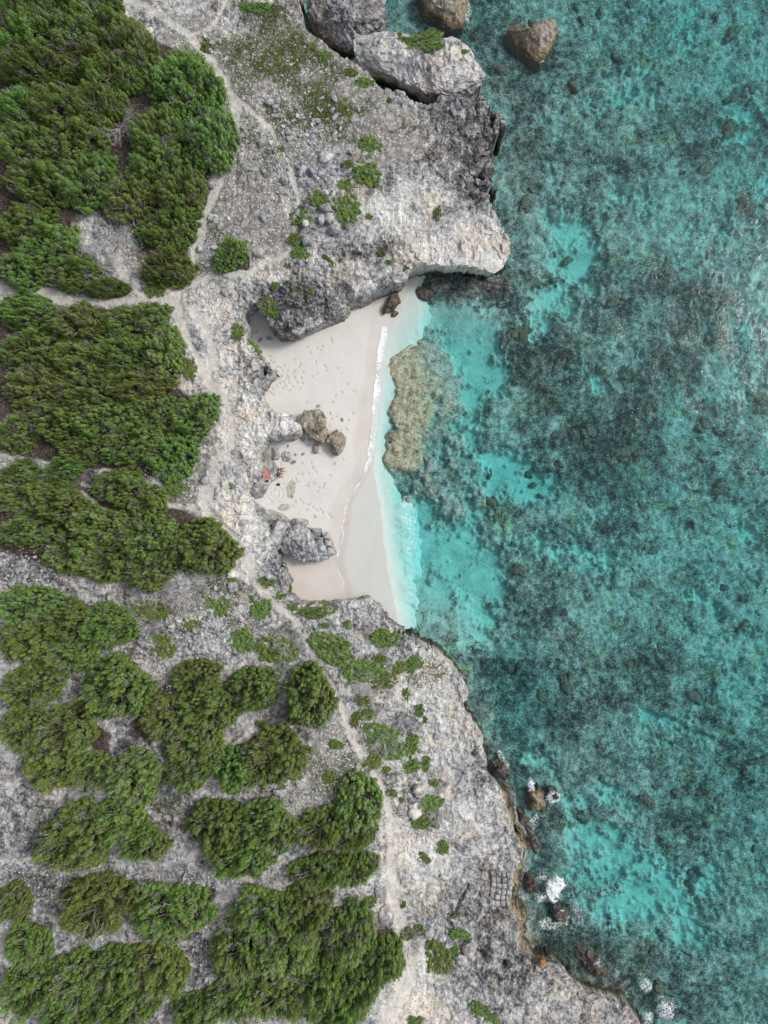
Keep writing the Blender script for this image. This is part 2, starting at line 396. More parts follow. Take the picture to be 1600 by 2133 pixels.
# shrub: x, y, rx, ry, turn, label
SHRUBS = [
 (322, 606, 20, 12, 0, "small lime green bush at the path fork"), (393, 768, 15, 22, 0, "small lime bush beside the footpath west of the sand"),
 (359, 1020, 22, 13, 0, "small round lime bush by the corner of the path"), (322, 1048, 24, 18, 0, "yellow green bush at the rim of the woods"),
 (352, 1092, 16, 14, 0, "small bush just above the clean round rim tree"), (470, 895, 0, 0, 0, ""),
 (771, 299, 20, 17, 0, "lime green bush on the rubble, just north of the round bush"), (766, 358, 25, 27, 0, "round dark green bush on the grey rubble headland"),
 (722, 432, 25, 31, 0, "largest of the bushes beside the stacked grey stones"), (714, 384, 20, 15, 0, "flat bush touching the top of the largest headland bush"),
 (664, 412, 19, 18, 0, "round bush above the leaning stone slabs"), (626, 450, 20, 19, 0, "bush with a white stone at its foot"),
 (726, 339, 10, 9, 0, "tiny bush left of the round headland bush"), (768, 449, 9, 7, 0, "tiny bush on the white rock flat"),
 (614, 498, 16, 12, 0, "flat olive bush beside the round boulder on the headland"), (626, 526, 17, 13, 0, "olive bush below the faint side path"),
 (603, 552, 16, 11, 0, "olive and grey bush above the dark rock outcrop"), (791, 522, 7, 10, 0, "small bush in the grey crack of the headland"),
 (840, 552, 14, 11, 0, "small bush on the cliff edge over the beach corner"), (808, 545, 8, 6, 0, "tiny bush just left of the cliff edge bush"),
 (912, 443, 8, 13, 15, "thin olive tuft on the white headland rock"), (683, 541, 6, 18, -40, "narrow strip of green in the crack of the outcrop"),
 (556, 636, 17, 18, -20, "dark green bush on the grey outcrop above the sand notch"), (570, 652, 10, 8, 0, "small bush below the bush on the grey outcrop"),
 (572, 594, 8, 9, -25, "small tuft on the pale crust above the grey outcrop"), (597, 588, 6, 7, 0, "tiny tuft between the outcrop tufts"),
 (620, 605, 8, 12, 20, "upright tuft in the middle of the grey outcrop"), (646, 600, 7, 12, 15, "rightmost tuft on the grey outcrop"),
 (494, 690, 12, 16, 10, "olive bush at the head of the sand notch"), (523, 735, 18, 26, -25, "spreading bush clinging to the rock beside the beach"),
 (548, 905, 0, 0, 0, ""), (476, 1012, 7, 13, 10, "lone small bush on the white rock behind the visitors"),
 (556, 1212, 16, 10, 0, "dark bush hugging a stone above the sandy cove corner"), (580, 1240, 8, 11, 0, "small bush on the rim above the sandy cove corner"),
 (599, 1224, 8, 15, -25, "narrow bush at the very rim of the sandy cove corner"), (521, 1248, 8, 10, 0, "tiny bush left of the narrow pale path"),
 (614, 1262, 14, 9, 0, "bush at the inner corner of the southern beach wall"), (652, 1277, 24, 14, 0, "flat bush on the southern beach wall, left of its twin"),
 (684, 1256, 24, 17, 0, "bush nearest the sand on the southern beach wall"), (690, 1352, 42, 32, 20, "large oval green mat right of the narrow pale path"),
 (722, 1302, 12, 9, 0, "tiny bush between the wall bushes and the shore mat"), (676, 1303, 12, 7, 0, "tiny bush just above the large oval mat"),
 (805, 1330, 28, 18, 0, "green mat nearest the shore above the rocky shelf"), (546, 1268, 22, 18, -30, "bush on the left verge of the narrow pale path"),
 (575, 1350, 40, 32, 0, "wide green mat with grey dead wood, left of the pale path"), (500, 1335, 24, 24, 0, "dull green mat on the grey rubble south of the dead brush"),
 (335, 1345, 27, 24, 0, "small ring shaped bush with a grey middle in the clearing"), (563, 1405, 26, 16, 0, "olive bush above the egg shaped tree"),
 (752, 1398, 40, 26, -15, "thick green mat with a grey patch right of the egg shaped tree"), (800, 1420, 24, 20, -40, "mat tail running down from the thick green mat"),
 (838, 1392, 30, 15, -10, "green mat in two lobes on the pale shelf"), (792, 1372, 14, 9, 0, "small mat above the two lobed mat"),
 (868, 1380, 14, 12, 0, "small mat furthest out on the upper pale shelf"), (842, 1446, 10, 16, 0, "small upright bush right of the mat tail"),
 (871, 1480, 12, 15, 0, "isolated round bush on the pale shelf"), (755, 1461, 15, 13, 0, "small bush just below the thick green mat"),
 (769, 1490, 14, 14, 0, "small bush with twigs on the path side of the shelf"), (742, 1502, 12, 18, 0, "olive grey bush beside the southern path"),
 (790, 1528, 34, 22, 0, "broad olive mat on the lower shelf"), (812, 1560, 26, 26, 0, "grey centred mat on the lower shelf"),
 (772, 1588, 24, 17, -25, "bright mat at the path edge on the lower shelf"), (852, 1556, 16, 26, 25, "slanting green mat on the outer lower shelf"),
 (850, 1600, 26, 14, -20, "flat mat below the slanting mat"), (884, 1592, 12, 18, 10, "narrow mat at the outer end of the lower shelf"),
 (804, 1604, 9, 8, 0, "tiny bush between the lower shelf mats"), (700, 1552, 14, 11, 0, "small bush in the rubble between two large trees"),
 (685, 1622, 12, 13, 0, "small dull bush in the rubble above the dark footpath tree"), (884, 1500, 7, 8, 15, "tiny tuft right of the isolated round bush"),
 (815, 1652, 12, 9, 0, "small bush right of the footpath below the shelf mats"), (834, 1668, 7, 7, 0, "tiny bush left of the white stone pair"),
 (904, 1630, 9, 10, 0, "small bush above the pair of mats by the white stones"), (895, 1676, 28, 19, -10, "green mat above the pair of white stones"),
 (878, 1714, 20, 15, 15, "green mat just below the pair of white stones"), (905, 1720, 10, 8, 0, "tiny bush at the end of the mat below the white stones"),
 (919, 1767, 15, 14, 0, "round dark bush alone on the grey shelf"), (883, 1788, 14, 10, 25, "oval bush left of the round dark shelf bush"),
 (765, 1882, 18, 13, 0, "light green bush right of the slab on the footpath"), (842, 1948, 19, 13, -10, "dark bush at the end of the footpath near the bottom"),
 (874, 1940, 10, 13, 0, "narrow bush right of the dark end bush"), (912, 1995, 27, 38, 0, "tall oval olive bush between the footpath and the grey rock"),
 (958, 1948, 20, 11, 0, "olive patch above the broken grey boulders"), (945, 1980, 9, 16, 0, "olive strip beside the broken grey boulders"),
 (1000, 2105, 20, 14, 20, "olive mat near the bottom edge of the rock"), (1025, 2126, 14, 12, 0, "small green mat cut by the bottom edge"),
 (860, 2128, 22, 10, 0, "dark bush at the bottom edge on the white rock"), (840, 1886, 6, 8, 0, "tiny bush on the pale rock beside the footpath"),
 (885, 78, 36, 15, -15, "bright green mat on top of the detached sea stack block"), (902, 100, 22, 9, -10, "small green mat at the foot of the mat on the detached block"),
 (848, 84, 20, 9, 15, "thin green patch on the west side of the detached block"), (964, 97, 15, 6, -10, "small green tuft near the seaward end of the detached block"),
 (832, 64, 6, 10, 15, "tiny tuft on the landward rim of the detached block"),
 (430, 93, 12, 16, 20, "green tuft on the footpath verge at the top"), (540, 15, 24, 13, 0, "green bush at the top edge on the rubble"),
 (503, 12, 12, 12, 0, "small green bush at the top edge left of its bigger neighbour"), (758, 170, 18, 11, -10, "lime tuft near the fissure rim"),
 (676, 115, 13, 14, -35, "lime tuft in the middle of the fissure side slope"), (730, 148, 13, 9, 0, "olive tuft beside the fissure slope rut"),
 (777, 162, 6, 8, 0, "tiny tuft right at the fissure rim"), (813, 208, 7, 6, 0, "tiny tuft south of the fissure"),
 (585, 309, 8, 8, 0, "tiny lime tuft among the grey stones"), (482, 1213, 16, 12, 0, "green bush at the foot of the clean round rim tree"),
 (450, 1265, 26, 22, 0, "weedy light green bush among the white stones"), (395, 1305, 16, 13, 0, "small weedy bush beside the white stone scatter"),
 (315, 1272, 36, 20, 0, "grey green bush beside the pebbly clearing"), (620, 645, 0, 0, 0, ""), (560, 670, 0, 0, 0, ""),
 (545, 1510, 12, 9, 0, "tiny bush on the grey rubble left of the egg shaped tree"), (578, 1530, 8, 8, 0, "tiny tuft on the rubble above the large dome tree"),
 (645, 72, 0, 0, 0, ""), (480, 1000, 0, 0, 0, ""),
]
TREES = [t for t in TREES if t[5]]; SHRUBS = [t for t in SHRUBS if t[5]]

WHITE = [(960, 510, 120, 62), (800, 440, 60, 40), (880, 400, 50, 30, .8), (1020, 540, 50, 40), (500, 900, 60, 90), (470, 1060, 60, 70), (520, 1150, 40, 60), (480, 780, 60, 70), (440, 640, 60, 50, .7), (700, 560, 70, 40, .7), (590, 885, 40, 25), (930, 1370, 60, 40, .8),
 (900, 1460, 70, 80, .65), (960, 1560, 60, 80, .6), (1000, 1720, 70, 60, .55), (850, 1790, 60, 60, .8), (870, 2050, 60, 70), (850, 2110, 70, 50), (760, 1250, 60, 20, .5), (830, 110, 80, 30, .6), (930, 130, 60, 40, .6), (540, 430, 60, 50, .5), (520, 540, 60, 40, .8), (1160, 2100, 60, 40, .3), (1280, 2110, 40, 30, .5), (560, 1105, 30, 30, .8), (900, 1850, 60, 40, .6)]
DARK = [(330, 1310, 150, 60, .5), (330, 1560, 120, 60, .8), (340, 1680, 60, 50, .8), (430, 1980, 40, 110, .8), (400, 1840, 60, 50, .8), (200, 1430, 60, 60, .6), (60, 1700, 80, 60, .6), (250, 1860, 90, 30, .6), (600, 1520, 60, 40, .5), (160, 1400, 80, 30, .6), (650, 1680, 60, 40, .4), (1180, 2000, 60, 30, .5), (620, 610, 85, 55), (580, 660, 50, 30), (690, 590, 30, 60), (535, 770, 40, 35), (975, 240, 75, 75, .85), (1000, 350, 55, 70, 1.0), (930, 330, 60, 60, .35), (760, 505, 90, 18, .8), (640, 470, 40, 40, .6), (740, 40, 70, 40), (560, 820, 30, 40, .5), (990, 1960, 110, 60, .55), (1060, 2050, 110, 60, .6), (60, 1180, 90, 45, .7), (100, 1840, 80, 60, .7), (330, 1310, 130, 40, .4), (960, 1900, 60, 40, .4), (1000, 1630, 40, 60, .3), (430, 260, 30, 40, .3), (560, 340, 90, 70, .5), (700, 300, 80, 60, .4), (560, 1180, 25, 50, .5), (470, 960, 40, 40, .25), (1230, 2050, 60, 40, .5)]
SOIL = [(620, 130, 150, 110), (560, 260, 130, 90), (690, 230, 120, 70, .9), (500, 420, 90, 90, .8), (780, 280, 80, 60, .8), (420, 80, 70, 60, .8), (540, 480, 70, 60, .9), (440, 560, 70, 40, .8), (400, 1030, 50, 50, .8), (700, 1600, 60, 80, .8), (330, 1420, 60, 50, .8), (620, 1660, 50, 40, .5), (430, 1290, 90, 60, .35), (250, 540, 60, 50, .5), (860, 260, 60, 40, .6), (380, 900, 50, 50, .5), (760, 1500, 40, 60, .5)]
GRASS = [(590, 105, 90, 75, .8), (560, 50, 50, 40, .7), (690, 230, 70, 34, 1.0), (600, 240, 60, 30, .6), (650, 180, 70, 40, .7), (730, 260, 60, 30, .5), (480, 120, 50, 50, .5), (870, 265, 40, 16, .5), (540, 300, 80, 60, .35), (380, 1000, 40, 50, .55), (395, 900, 40, 40, .5), (690, 1610, 60, 50, .6), (450, 1260, 60, 50, .6), (340, 1640, 60, 40, .3), (820, 1650, 50, 40, .4), (790, 1560, 70, 60, .3), (545, 1335, 80, 40, .35), (855, 1400, 70, 40, .25), (780, 350, 50, 50, .3), (475, 170, 40, 60, .4), (440, 480, 60, 60, .25), (960, 1945, 60, 20, .4)]
BROWN = [(250, 270, 34, 65), (20, 240, 30, 20), (10, 400, 30, 20), (120, 165, 60, 25), (30, 870, 40, 20), (40, 420, 40, 20), (240, 640, 20, 30, .7), (470, 1700, 40, 20, .6), (660, 1780, 40, 15, .8), (690, 2000, 25, 40, .8), (180, 1840, 40, 15, .7), (90, 1940, 30, 30, .7), (160, 1000, 30, 20, .6), (270, 1340, 20, 25, .5), (300, 1520, 40, 22), (190, 1540, 50, 25), (320, 1850, 60, 22), (200, 1995, 40, 20), (110, 150, 60, 30, .8), (410, 2090, 30, 20), (330, 1450, 25, 15, .7)]

# ------------------------------------------------------------------ terrain grid
def axis(a, b, st, far):
    core = np.arange(a, b + st * 0.5, st); lo = []; hi = []; d = st
    p, q = a, core[-1]
    while q < far:
        d *= 1.33; q += d; p -= d; lo.append(p); hi.append(q)
    return np.r_[lo[::-1], core, hi]
gx = axis(-45.5, 45.5, 0.14, 3200); gy = axis(-60.2, 60.2, 0.14, 3200)
GX, GY = np.meshgrid(gx, gy)                                 # rows = y
kL = S * (H - 5.4) / H; LX = CX + GX / kL; LY = CY - GY / kL           # photo pixel of a plateau point
_py0 = CY - GY / (S * (H - 3.5) / H); ZRIM = np.interp(_py0, [0, 1235, 1330, 1600, 2133], [4.4, 4.4, 3.6, 2.2, 2.2])
kR = S * (H - ZRIM) / H; RX = CX + GX / kR; RY = CY - GY / kR           # of a rim point
kW = S * (H + 2.0) / H; WX = CX + GX / kW; WY = CY - GY / kW           # of the sea floor
near = (np.abs(GX) < 60) & (np.abs(GY) < 75)

sd = poly_sd(RX, RY, COAST) * kR                            # metres inland of the rim
nz = fbm(GX, GY, 0.55, 4, 0.55, 3) - 0.5
sd = sd + np.where(near, 1.0 * nz + 0.75 * (ridged(GX, GY, 1.1, 4, 0.6, 9) - 0.6) + 0.35 * (ridged(GX, GY, 2.4, 2, 0.6, 19) - 0.6), 0) * np.clip((60 - np.abs(sd)) / 55, 0, 1) * (1 + 1.3 * blobs(RX, RY, [(1020, 270, 60, 130), (1050, 470, 40, 60, .5)], 0.5))
ov = 0.25 + 2.0 * blobs(RX, RY, [(970, 575, 120, 45), (660, 690, 70, 30, .3), (690, 1240, 110, 30, .35), (1180, 2010, 70, 50, .5), (1270, 2060, 80, 40, .6), (1060, 1600, 40, 40, .5), (530, 660, 20, 30, .5), (1010, 360, 30, 60, .3)], 0.5)
inl = sd - ov
_w = sstep(330, 720, RX); rim = 4.3 + (ZRIM - 4.4) * _w; top = rim + (6.5 - rim) * sstep(0, 42 - 16 * np.clip((4.3 - rim) / 2.2, 0, 1), inl) + (fbm(GX, GY, 0.07, 3, 0.5, 21) - 0.5) * 1.3 * sstep(0, 10, inl)
# low brown ledge on the south east shore, and lower ground at the beach head
lm = sstep(-6, 5, poly_sd(RX, RY, LEDGE) + 12 * nz)
top = top * (1 - lm) + (1.15 + 0.25 * nz) * lm
lowr = blobs(RX, RY, [(640, 700, 70, 22, .35), (720, 640, 80, 30, .25), (560, 760, 25, 40, .3), (545, 1060, 30, 40, .5), (1000, 350, 40, 60, .25), (1040, 1700, 25, 160, .10)], 0.6)
top = top - lowr * 3.2

path = np.zeros(GX.shape)
for pts, w in PATHS:
    d = line_d(LX, LY, pts) + 14 * (fbm(GX, GY, 0.5, 3, 0.55, 40) - 0.5)
    wv = w * 1.3 * (0.5 + 0.9 * fbm(GX, GY, 0.22, 3, 0.5, 43)); path = np.maximum(path, (1 - sstep(wv * 0.35, wv * 1.5, d)) * np.clip(0.35 + 1.3 * fbm(GX, GY, 0.15, 3, 0.5, 46), 0, 1))
path *= sstep(0.5, 1.5, inl)
litter = np.zeros(GX.shape)
for (x, y, rx, ry, a, l) in TREES:
    zc = 7.8; k = (H - 5.6) / (H - zc)                        # crowns stand over the ground: shift to the foot
    fx = CX + (x - CX) * (H - zc) / (H - 5.6); fy = CY + (y - CY) * (H - zc) / (H - 5.6)
    q = np.hypot((LX - fx) / (rx * 1.0), (LY - fy) / (ry * 1.0))
    litter = np.maximum(litter, 1 - sstep(0.62, 1.0, q + 0.4 * nz))
wob = (fbm(GX, GY, 0.35, 4, 0.6, 77) - 0.5)
wx, wy = LX + 70 * wob, LY + 70 * (fbm(GX, GY, 0.35, 4, 0.6, 88) - 0.5)
white = blobs(wx, wy, WHITE, 0.6); dark = blobs(wx, wy, DARK, 0.6)
soil = blobs(wx, wy, SOIL, 0.6) * (1 - path); grass = blobs(wx, wy, GRASS, 0.6)
WOODS = [[(-80, -80), (230, -10), (300, 70), (430, 110), (470, 300), (395, 470), (385, 585), (300, 580), (-80, 590)], [(-80, 625), (345, 640), (370, 800), (440, 860), (390, 985), (280, 1000), (-80, 930)], [(-80, 1010), (290, 1010), (470, 1110), (470, 1190), (300, 1205), (120, 1190), (-80, 1120)]]
woods = np.zeros(GX.shape)
for wp in WOODS: woods = np.maximum(woods, sstep(-5, 12, poly_sd(LX, LY, wp)))
woods *= 1 - blobs(wx, wy, [(215, 505, 60, 60), (255, 580, 30, 40), (60, 990, 70, 25, .7), (230, 1000, 40, 20, .7), (305, 130, 12, 16, .6)], 0.6)
brown = np.maximum(np.maximum(blobs(wx, wy, BROWN, 0.6), litter), 0.85 * woods) * (1 - 0.85 * path)  # real litter and soil, and thicket gaps coloured dark for their shade

rug = 0.36 + 0.6 * dark + 0.15 * white + 0.5 * np.exp(-np.clip(inl, 0, 99) / 2.5) - 0.20 * soil
rug = np.clip(rug, 0.06, 1.1) * (1 - 0.9 * path) * (1 - 0.6 * litter)
rel = 0.95 * (ridged(GX + 2 * nz, GY + 2 * wob, 0.42, 4, 0.55, 5) - 0.62) + 0.34 * (ridged(GX, GY, 1.5, 3, 0.6, 6) - 0.6)
d1, d2 = worley(GX, GY, 1.05, 50)
rel += 0.30 * (np.clip(d2 - d1, 0, 0.35) - 0.2) + 0.26 * (ridged(GX + 3 * nz, GY, 2.3, 2, 0.6, 66) - 0.62)
e1, e2 = worley(GX + nz, GY - nz, 2.1, 54)
rel += 0.22 * (np.clip(e2 - e1, 0, 0.3) - 0.15) * (1 - 0.5 * white)
pits = np.zeros(GX.shape)
for (x, y, r, dep) in [(990, 358, 8, 2.2), (1103, 1948, 7, 1.6), (1050, 2012, 9, 1.2), (1000, 385, 10, 1.2), (1003, 1985, 8, 1.0), (545, 770, 7, 1.5), (560, 776, 6, 1.2), (965, 198, 6, 1.4), (1010, 300, 8, 1.0), (530, 650, 7, 2.0)]:
    pits += dep * np.exp(-((RX - x) ** 2 + (RY - y) ** 2) / (r * r))
crackl = line_d(RX, RY, [(930, 1905), (950, 1890), (958, 1868), (972, 1848), (975, 1838)])
pits += 0.5 * np.exp(-(crackl / 2.5) ** 2)
zl = top + np.where(near, rug * rel * 1.25 - pits + 0.05 * (fbm(GX, GY, 3.1, 2, 0.6, 61) - 0.5) - 0.10 * path, 0)

# sea floor
off = -sd
dep = 1.25 + 0.75 * sstep(3, 34, off) + 0.8 * blobs(WX, WY, [(1060, 1470, 80, 140), (1110, 1790, 40, 60, .4)], 0.8) + 3 * sstep(60, 400, off)
SAND = [(1000, 690, 70, 50), (930, 660, 80, 28), (1020, 760, 45, 50), (975, 850, 40, 60), (965, 920, 40, 40), (1200, 560, 45, 70), (1150, 650, 60, 40), (1110, 690, 30, 30), (1185, 480, 45, 50, .7), (1265, 790, 22, 40, .9), (1180, 770, 60, 20, .6), (1040, 990, 45, 40), (1090, 1020, 60, 40, .9), (1000, 1040, 60, 25, .8),
 (870, 1060, 50, 40), (900, 1150, 85, 75), (960, 1200, 80, 60), (1000, 1260, 55, 50, .9), (1000, 1320, 40, 30, .8), (890, 1240, 60, 50), (850, 1100, 40, 80), (1200, 1170, 90, 40, .5), (1110, 1150, 60, 40, .6), (1460, 1230, 50, 22, .6), (1500, 1260, 20, 20, .7), (1430, 1290, 25, 10, .6), (1380, 1480, 70, 22, .55), (1450, 1520, 40, 20, .5), (1340, 1360, 25, 12, .5),
 (1200, 1720, 60, 60, .8), (1270, 1790, 95, 70, .9), (1350, 1850, 100, 70, .9), (1430, 1930, 60, 60, .9), (1300, 1880, 60, 50, .8), (1120, 1605, 45, 18, .7), (1260, 1650, 60, 40, .7), (1470, 1860, 40, 60, .6), (1320, 215, 70, 30, .55), (1350, 120, 60, 60, .4), (1300, 420, 40, 25, .6), (1150, 380, 25, 50, .45), (1400, 60, 90, 60, .35), (1560, 300, 60, 200, .4), (1500, 470, 90, 60, .35), (1120, 260, 40, 30, .4), (1545, 780, 60, 60, .3), (1330, 720, 50, 20, .5), (1570, 700, 50, 60, .3), (1500, 1400, 80, 60, .3), (1560, 1100, 40, 30, .4)]
REEF = [(900, 850, 70, 60, .55), (925, 930, 60, 70, .5), (900, 1000, 60, 40, .5), (960, 1040, 50, 40, .45), (850, 780, 45, 55), (895, 765, 60, 50), (925, 790, 40, 40), (845, 850, 45, 60), (835, 920, 40, 40), (825, 955, 40, 28), (850, 965, 38, 25), (870, 740, 50, 25, .8)]
DEEPC = [(1040, 1440, 50, 110, .9), (1020, 1380, 60, 60, .7), (1060, 1540, 40, 70, .9), (1330, 850, 150, 130, .75), (1060, 300, 25, 140, .6), (1280, 640, 90, 70), (1400, 640, 120, 90, .9), (1380, 780, 110, 100, .8), (1150, 800, 60, 50), (1120, 720, 60, 40, .9), (1300, 320, 110, 80, .7), (1100, 150, 80, 80, .9), (1060, 90, 60, 90, .9), (1380, 950, 120, 90, .7), (1200, 950, 90, 50, .7), (1300, 1090, 50, 20, .9), (1370, 1400, 90, 60, .8), (1120, 1400, 90, 60, .8), (1200, 1500, 110, 70, .7), (1480, 1480, 30, 30, .9), (1050, 1560, 40, 80, .8), (1280, 1600, 110, 50, .7), (1400, 1700, 90, 60, .7), (1230, 1710, 60, 20, .9), (1270, 2010, 120, 50, .9), (1400, 2060, 100, 60, .6), (960, 610, 110, 32, 1.0), (1030, 630, 40, 30, .8), (1080, 400, 30, 90, .8), (1120, 1720, 30, 120, .8), (1180, 1930, 60, 60, .8), (1500, 930, 60, 40, .6), (1500, 1960, 70, 90, .5), (1400, 320, 90, 60, .6), (1560, 1600, 80, 90, .4), (1090, 580, 25, 25, .8), (1000, 60, 60, 90, .9), (1250, 900, 70, 30, .8)]
sw = 90 * (fbm(GX, GY, 0.16, 5, 0.6, 131) - 0.5); sw2 = 90 * (fbm(GX, GY, 0.16, 5, 0.6, 141) - 0.5)
sx, sy = WX + sw, WY + sw2
sandm = blobs(sx, sy, [(*b[:4], (b[4] if len(b) > 4 else 1.0) * (1.0 if b[0] < 1110 and b[1] < 1400 else 0.85)) for b in SAND], 0.8); reefm = blobs(WX + 0.8 * sw, WY + 0.8 * sw2, REEF, 0.45)
reefm = sstep(0.2, 0.8, reefm + 1.1 * (fbm(GX, GY, 0.9, 4, 0.65, 158) - 0.5)); deepc = blobs(sx, sy, DEEPC, 0.75)
tex = fbm(GX, GY, 0.28, 5, 0.62, 151)
sandm = np.clip(sandm * 1.0 + 0.75 * (tex - 0.50) + 1.15 * (fbm(GX, GY, 1.1, 4, 0.65, 155) - 0.5) - 0.40 * deepc, 0, 1)
sandm = sstep(0.05, 0.85, sandm) * (1 - reefm)
darkc = np.clip(0.32 + 0.5 * deepc + 1.5 * (fbm(GX, GY, 0.5, 4, 0.6, 161) - 0.5) + 0.9 * (fbm(GX, GY, 0.11, 3, 0.55, 163) - 0.5), 0, 1.1) * (1 - sandm) * (1 - reefm)
w1, w2 = worley(GX + 0.5 * nz, GY, 0.75, 171)
lump = np.clip(0.55 - w1, 0, 1) * 1.5 * (hsh(np.floor(GX * .75), np.floor(GY * .75), 3) * 0.4 + 0.6)
zs = -dep - 0.9 * sandm * sstep(1, 7, off) + (1 - sandm) * (0.35 * lump + 0.5 * (fbm(GX, GY, 1.1, 4, 0.6, 181) - 0.45) + 0.35 * deepc * (1 - sstep(0, 8, off)))
zs = zs + 0.05 * (fbm(GX, GY, 3.0, 3, 0.65, 191) - 0.5)
reefz = -0.42 - 0.55 * sstep(815, 950, WX) + 0.45 * (fbm(GX, GY, 1.3, 4, 0.6, 201) - 0.5)
zs = zs * (1 - reefm) + reefz * reefm
# rubble apron under the cliff feet
zs = np.maximum(zs, -0.25 - 0.5 * np.clip(off, 0, 50) + 0.7 * (fbm(GX, GY, 0.9, 3, 0.6, 211) - 0.5) - 1.2 * (1 - np.maximum(deepc, lm)))

wall = sstep(0.0, 0.75, inl)
Z = np.where(near, zs + (zl - zs) * wall, np.where(inl > 0, top, -dep))
# push the rim out over its own foot
dyx = np.gradient(sd, gy, axis=0); dxx = np.gradient(sd, gx, axis=1)
gl = np.hypot(dxx, dyx) + 1e-6
sh = ov * sstep(0.4, 3.2, Z) * (1 - sstep(0.6, 7.5, inl)) * (inl > 0)
sh += np.where(near, 0.5 * (fbm(GX, GY + Z, 0.9, 3, 0.6, 221) - 0.5), 0) * wall * (1 - sstep(0.5, 2.5, inl))
VX = GX - dxx / gl * sh; VY = GY - dyx / gl * sh
for _ in range(1):                                          # keep the shifted lattice smooth
    VX[1:-1, 1:-1] = 0.5 * VX[1:-1, 1:-1] + 0.125 * (VX[:-2, 1:-1] + VX[2:, 1:-1] + VX[1:-1, :-2] + VX[1:-1, 2:])
    VY[1:-1, 1:-1] = 0.5 * VY[1:-1, 1:-1] + 0.125 * (VY[:-2, 1:-1] + VY[2:, 1:-1] + VY[1:-1, :-2] + VY[1:-1, 2:])

def ground_z(x, y):
    i = np.clip(np.searchsorted(gy, y) - 1, 0, len(gy) - 2); j = np.clip(np.searchsorted(gx, x) - 1, 0, len(gx) - 2)
    return float(0.25 * (Z[i, j] + Z[i + 1, j] + Z[i, j + 1] + Z[i + 1, j + 1]))
def field(F, x, y):
    return F[np.clip(np.searchsorted(gy, y) - 1, 0, len(gy) - 2), np.clip(np.searchsorted(gx, x) - 1, 0, len(gx) - 2)]

def on_ground(px, py, up=0.0):
    z = 5.5
    for _ in range(4):
        x, y, _z = P(px, py, z + up); z = ground_z(x, y)
    return x, y, z

# ------------------------------------------------------------------ materials
def mat_ground():
    t = NT('limestone_ground'); p = t.pos()
    pa, gr, li, so, _ = t.attr('zone_a'); wh, da, le, br, _ = t.attr('zone_b')
    c, f, nB = karst(t, p, wh, da)
    # rubble soil with pale chips
    chips = t.vor(p, 5.5, 'F1', 'Color'); cs = t.n('ShaderNodeSeparateColor'); t.t.links.new(chips, cs.inputs[0])
    chip = t.step(0.78, 0.92, cs.outputs[0])
    n3 = t.noise(p, 1.6, 6, 0.7); n4 = t.noise(p, 7.0, 4, 0.7)
    soilc = t.ramp(t.math('ADD', t.math('MULTIPLY', n3, 0.55), t.math('MULTIPLY', n4, 0.45)), [(0.37, (0.09, 0.09, 0.09)), (0.46, (0.205, 0.20, 0.185)), (0.55, (0.345, 0.33, 0.295)), (0.66, (0.56, 0.54, 0.505))])
    soilc = t.mix(t.math('MULTIPLY', chip, 0.7), soilc, (0.62, 0.60, 0.58))
    sf = t.step(0.30, 0.62, t.math('ADD', so, t.math('MULTIPLY', t.math('SUBTRACT', n3, 0.5), 0.9)))
    c = t.mix(sf, c, soilc)
    # low green growth
    gm = t.math('ADD', gr, t.math('MULTIPLY', t.math('SUBTRACT', t.noise(p, 1.1, 7, 0.7), 0.5), 2.4))
    gcol = t.ramp(t.noise(p, 4.5, 5, 0.7), [(0.3, (0.045, 0.065, 0.02)), (0.5, (0.115, 0.15, 0.035)), (0.72, (0.24, 0.25, 0.10))])
    c = t.mix(t.math('MULTIPLY', t.step(0.62, 1.0, gm), t.step(0.02, 0.2, gr)), c, gcol)
    pathc = t.ramp(t.math('ADD', t.math('MULTIPLY', n3, 0.5), t.math('MULTIPLY', n4, 0.5)), [(0.34, (0.34, 0.32, 0.29)), (0.46, (0.54, 0.51, 0.465)), (0.6, (0.74, 0.70, 0.645))])
    c = t.mix(t.math('MULTIPLY', t.step(0.05, 1.0, t.math('ADD', pa, t.math('MULTIPLY', t.math('SUBTRACT', n3, 0.5), 1.6))), 0.82), c, pathc)
    # needle litter under the trees, plus shade painted into the thicket gaps
    lit = t.ramp(t.noise(p, 5, 6, 0.75), [(0.35, (0.035, 0.026, 0.022)), (0.52, (0.085, 0.062, 0.052)), (0.66, (0.20, 0.18, 0.17)), (0.76, (0.45, 0.43, 0.42))])
    c = t.mix(t.step(0.25, 0.75, t.math('ADD', br, t.math('MULTIPLY', t.math('SUBTRACT', n3, 0.5), 0.8))), c, lit)
    ledc = t.ramp(t.noise(p, 1.7, 6, 0.65), [(0.35, (0.12, 0.10, 0.065)), (0.5, (0.27, 0.225, 0.135)), (0.68, (0.42, 0.37, 0.26))])
    c = t.mix(t.math('MULTIPLY', le, 0.9), c, ledc)
    c = intertidal(t, p, c)
    h = t.math('ADD', f, t.math('MULTIPLY', n4, 0.5))
    t.bsdf(c, 0.92, t.bump(h, 0.9, 0.30), 0.15); return t.m

def mat_rock(name, white, dark, tint, tidal=True):
    t = NT(name); p = t.pos()
    c, f, nB = karst(t, p, white, dark)
    c = t.mix(1.0, c, tint, 'MULTIPLY')
    if tidal: c = intertidal(t, p, c)
    t.bsdf(c, 0.9, t.bump(t.math('ADD', f, t.math('MULTIPLY', t.noise(p, 7, 4, 0.7), 0.4)), 0.7, 0.18), 0.15); return t.m

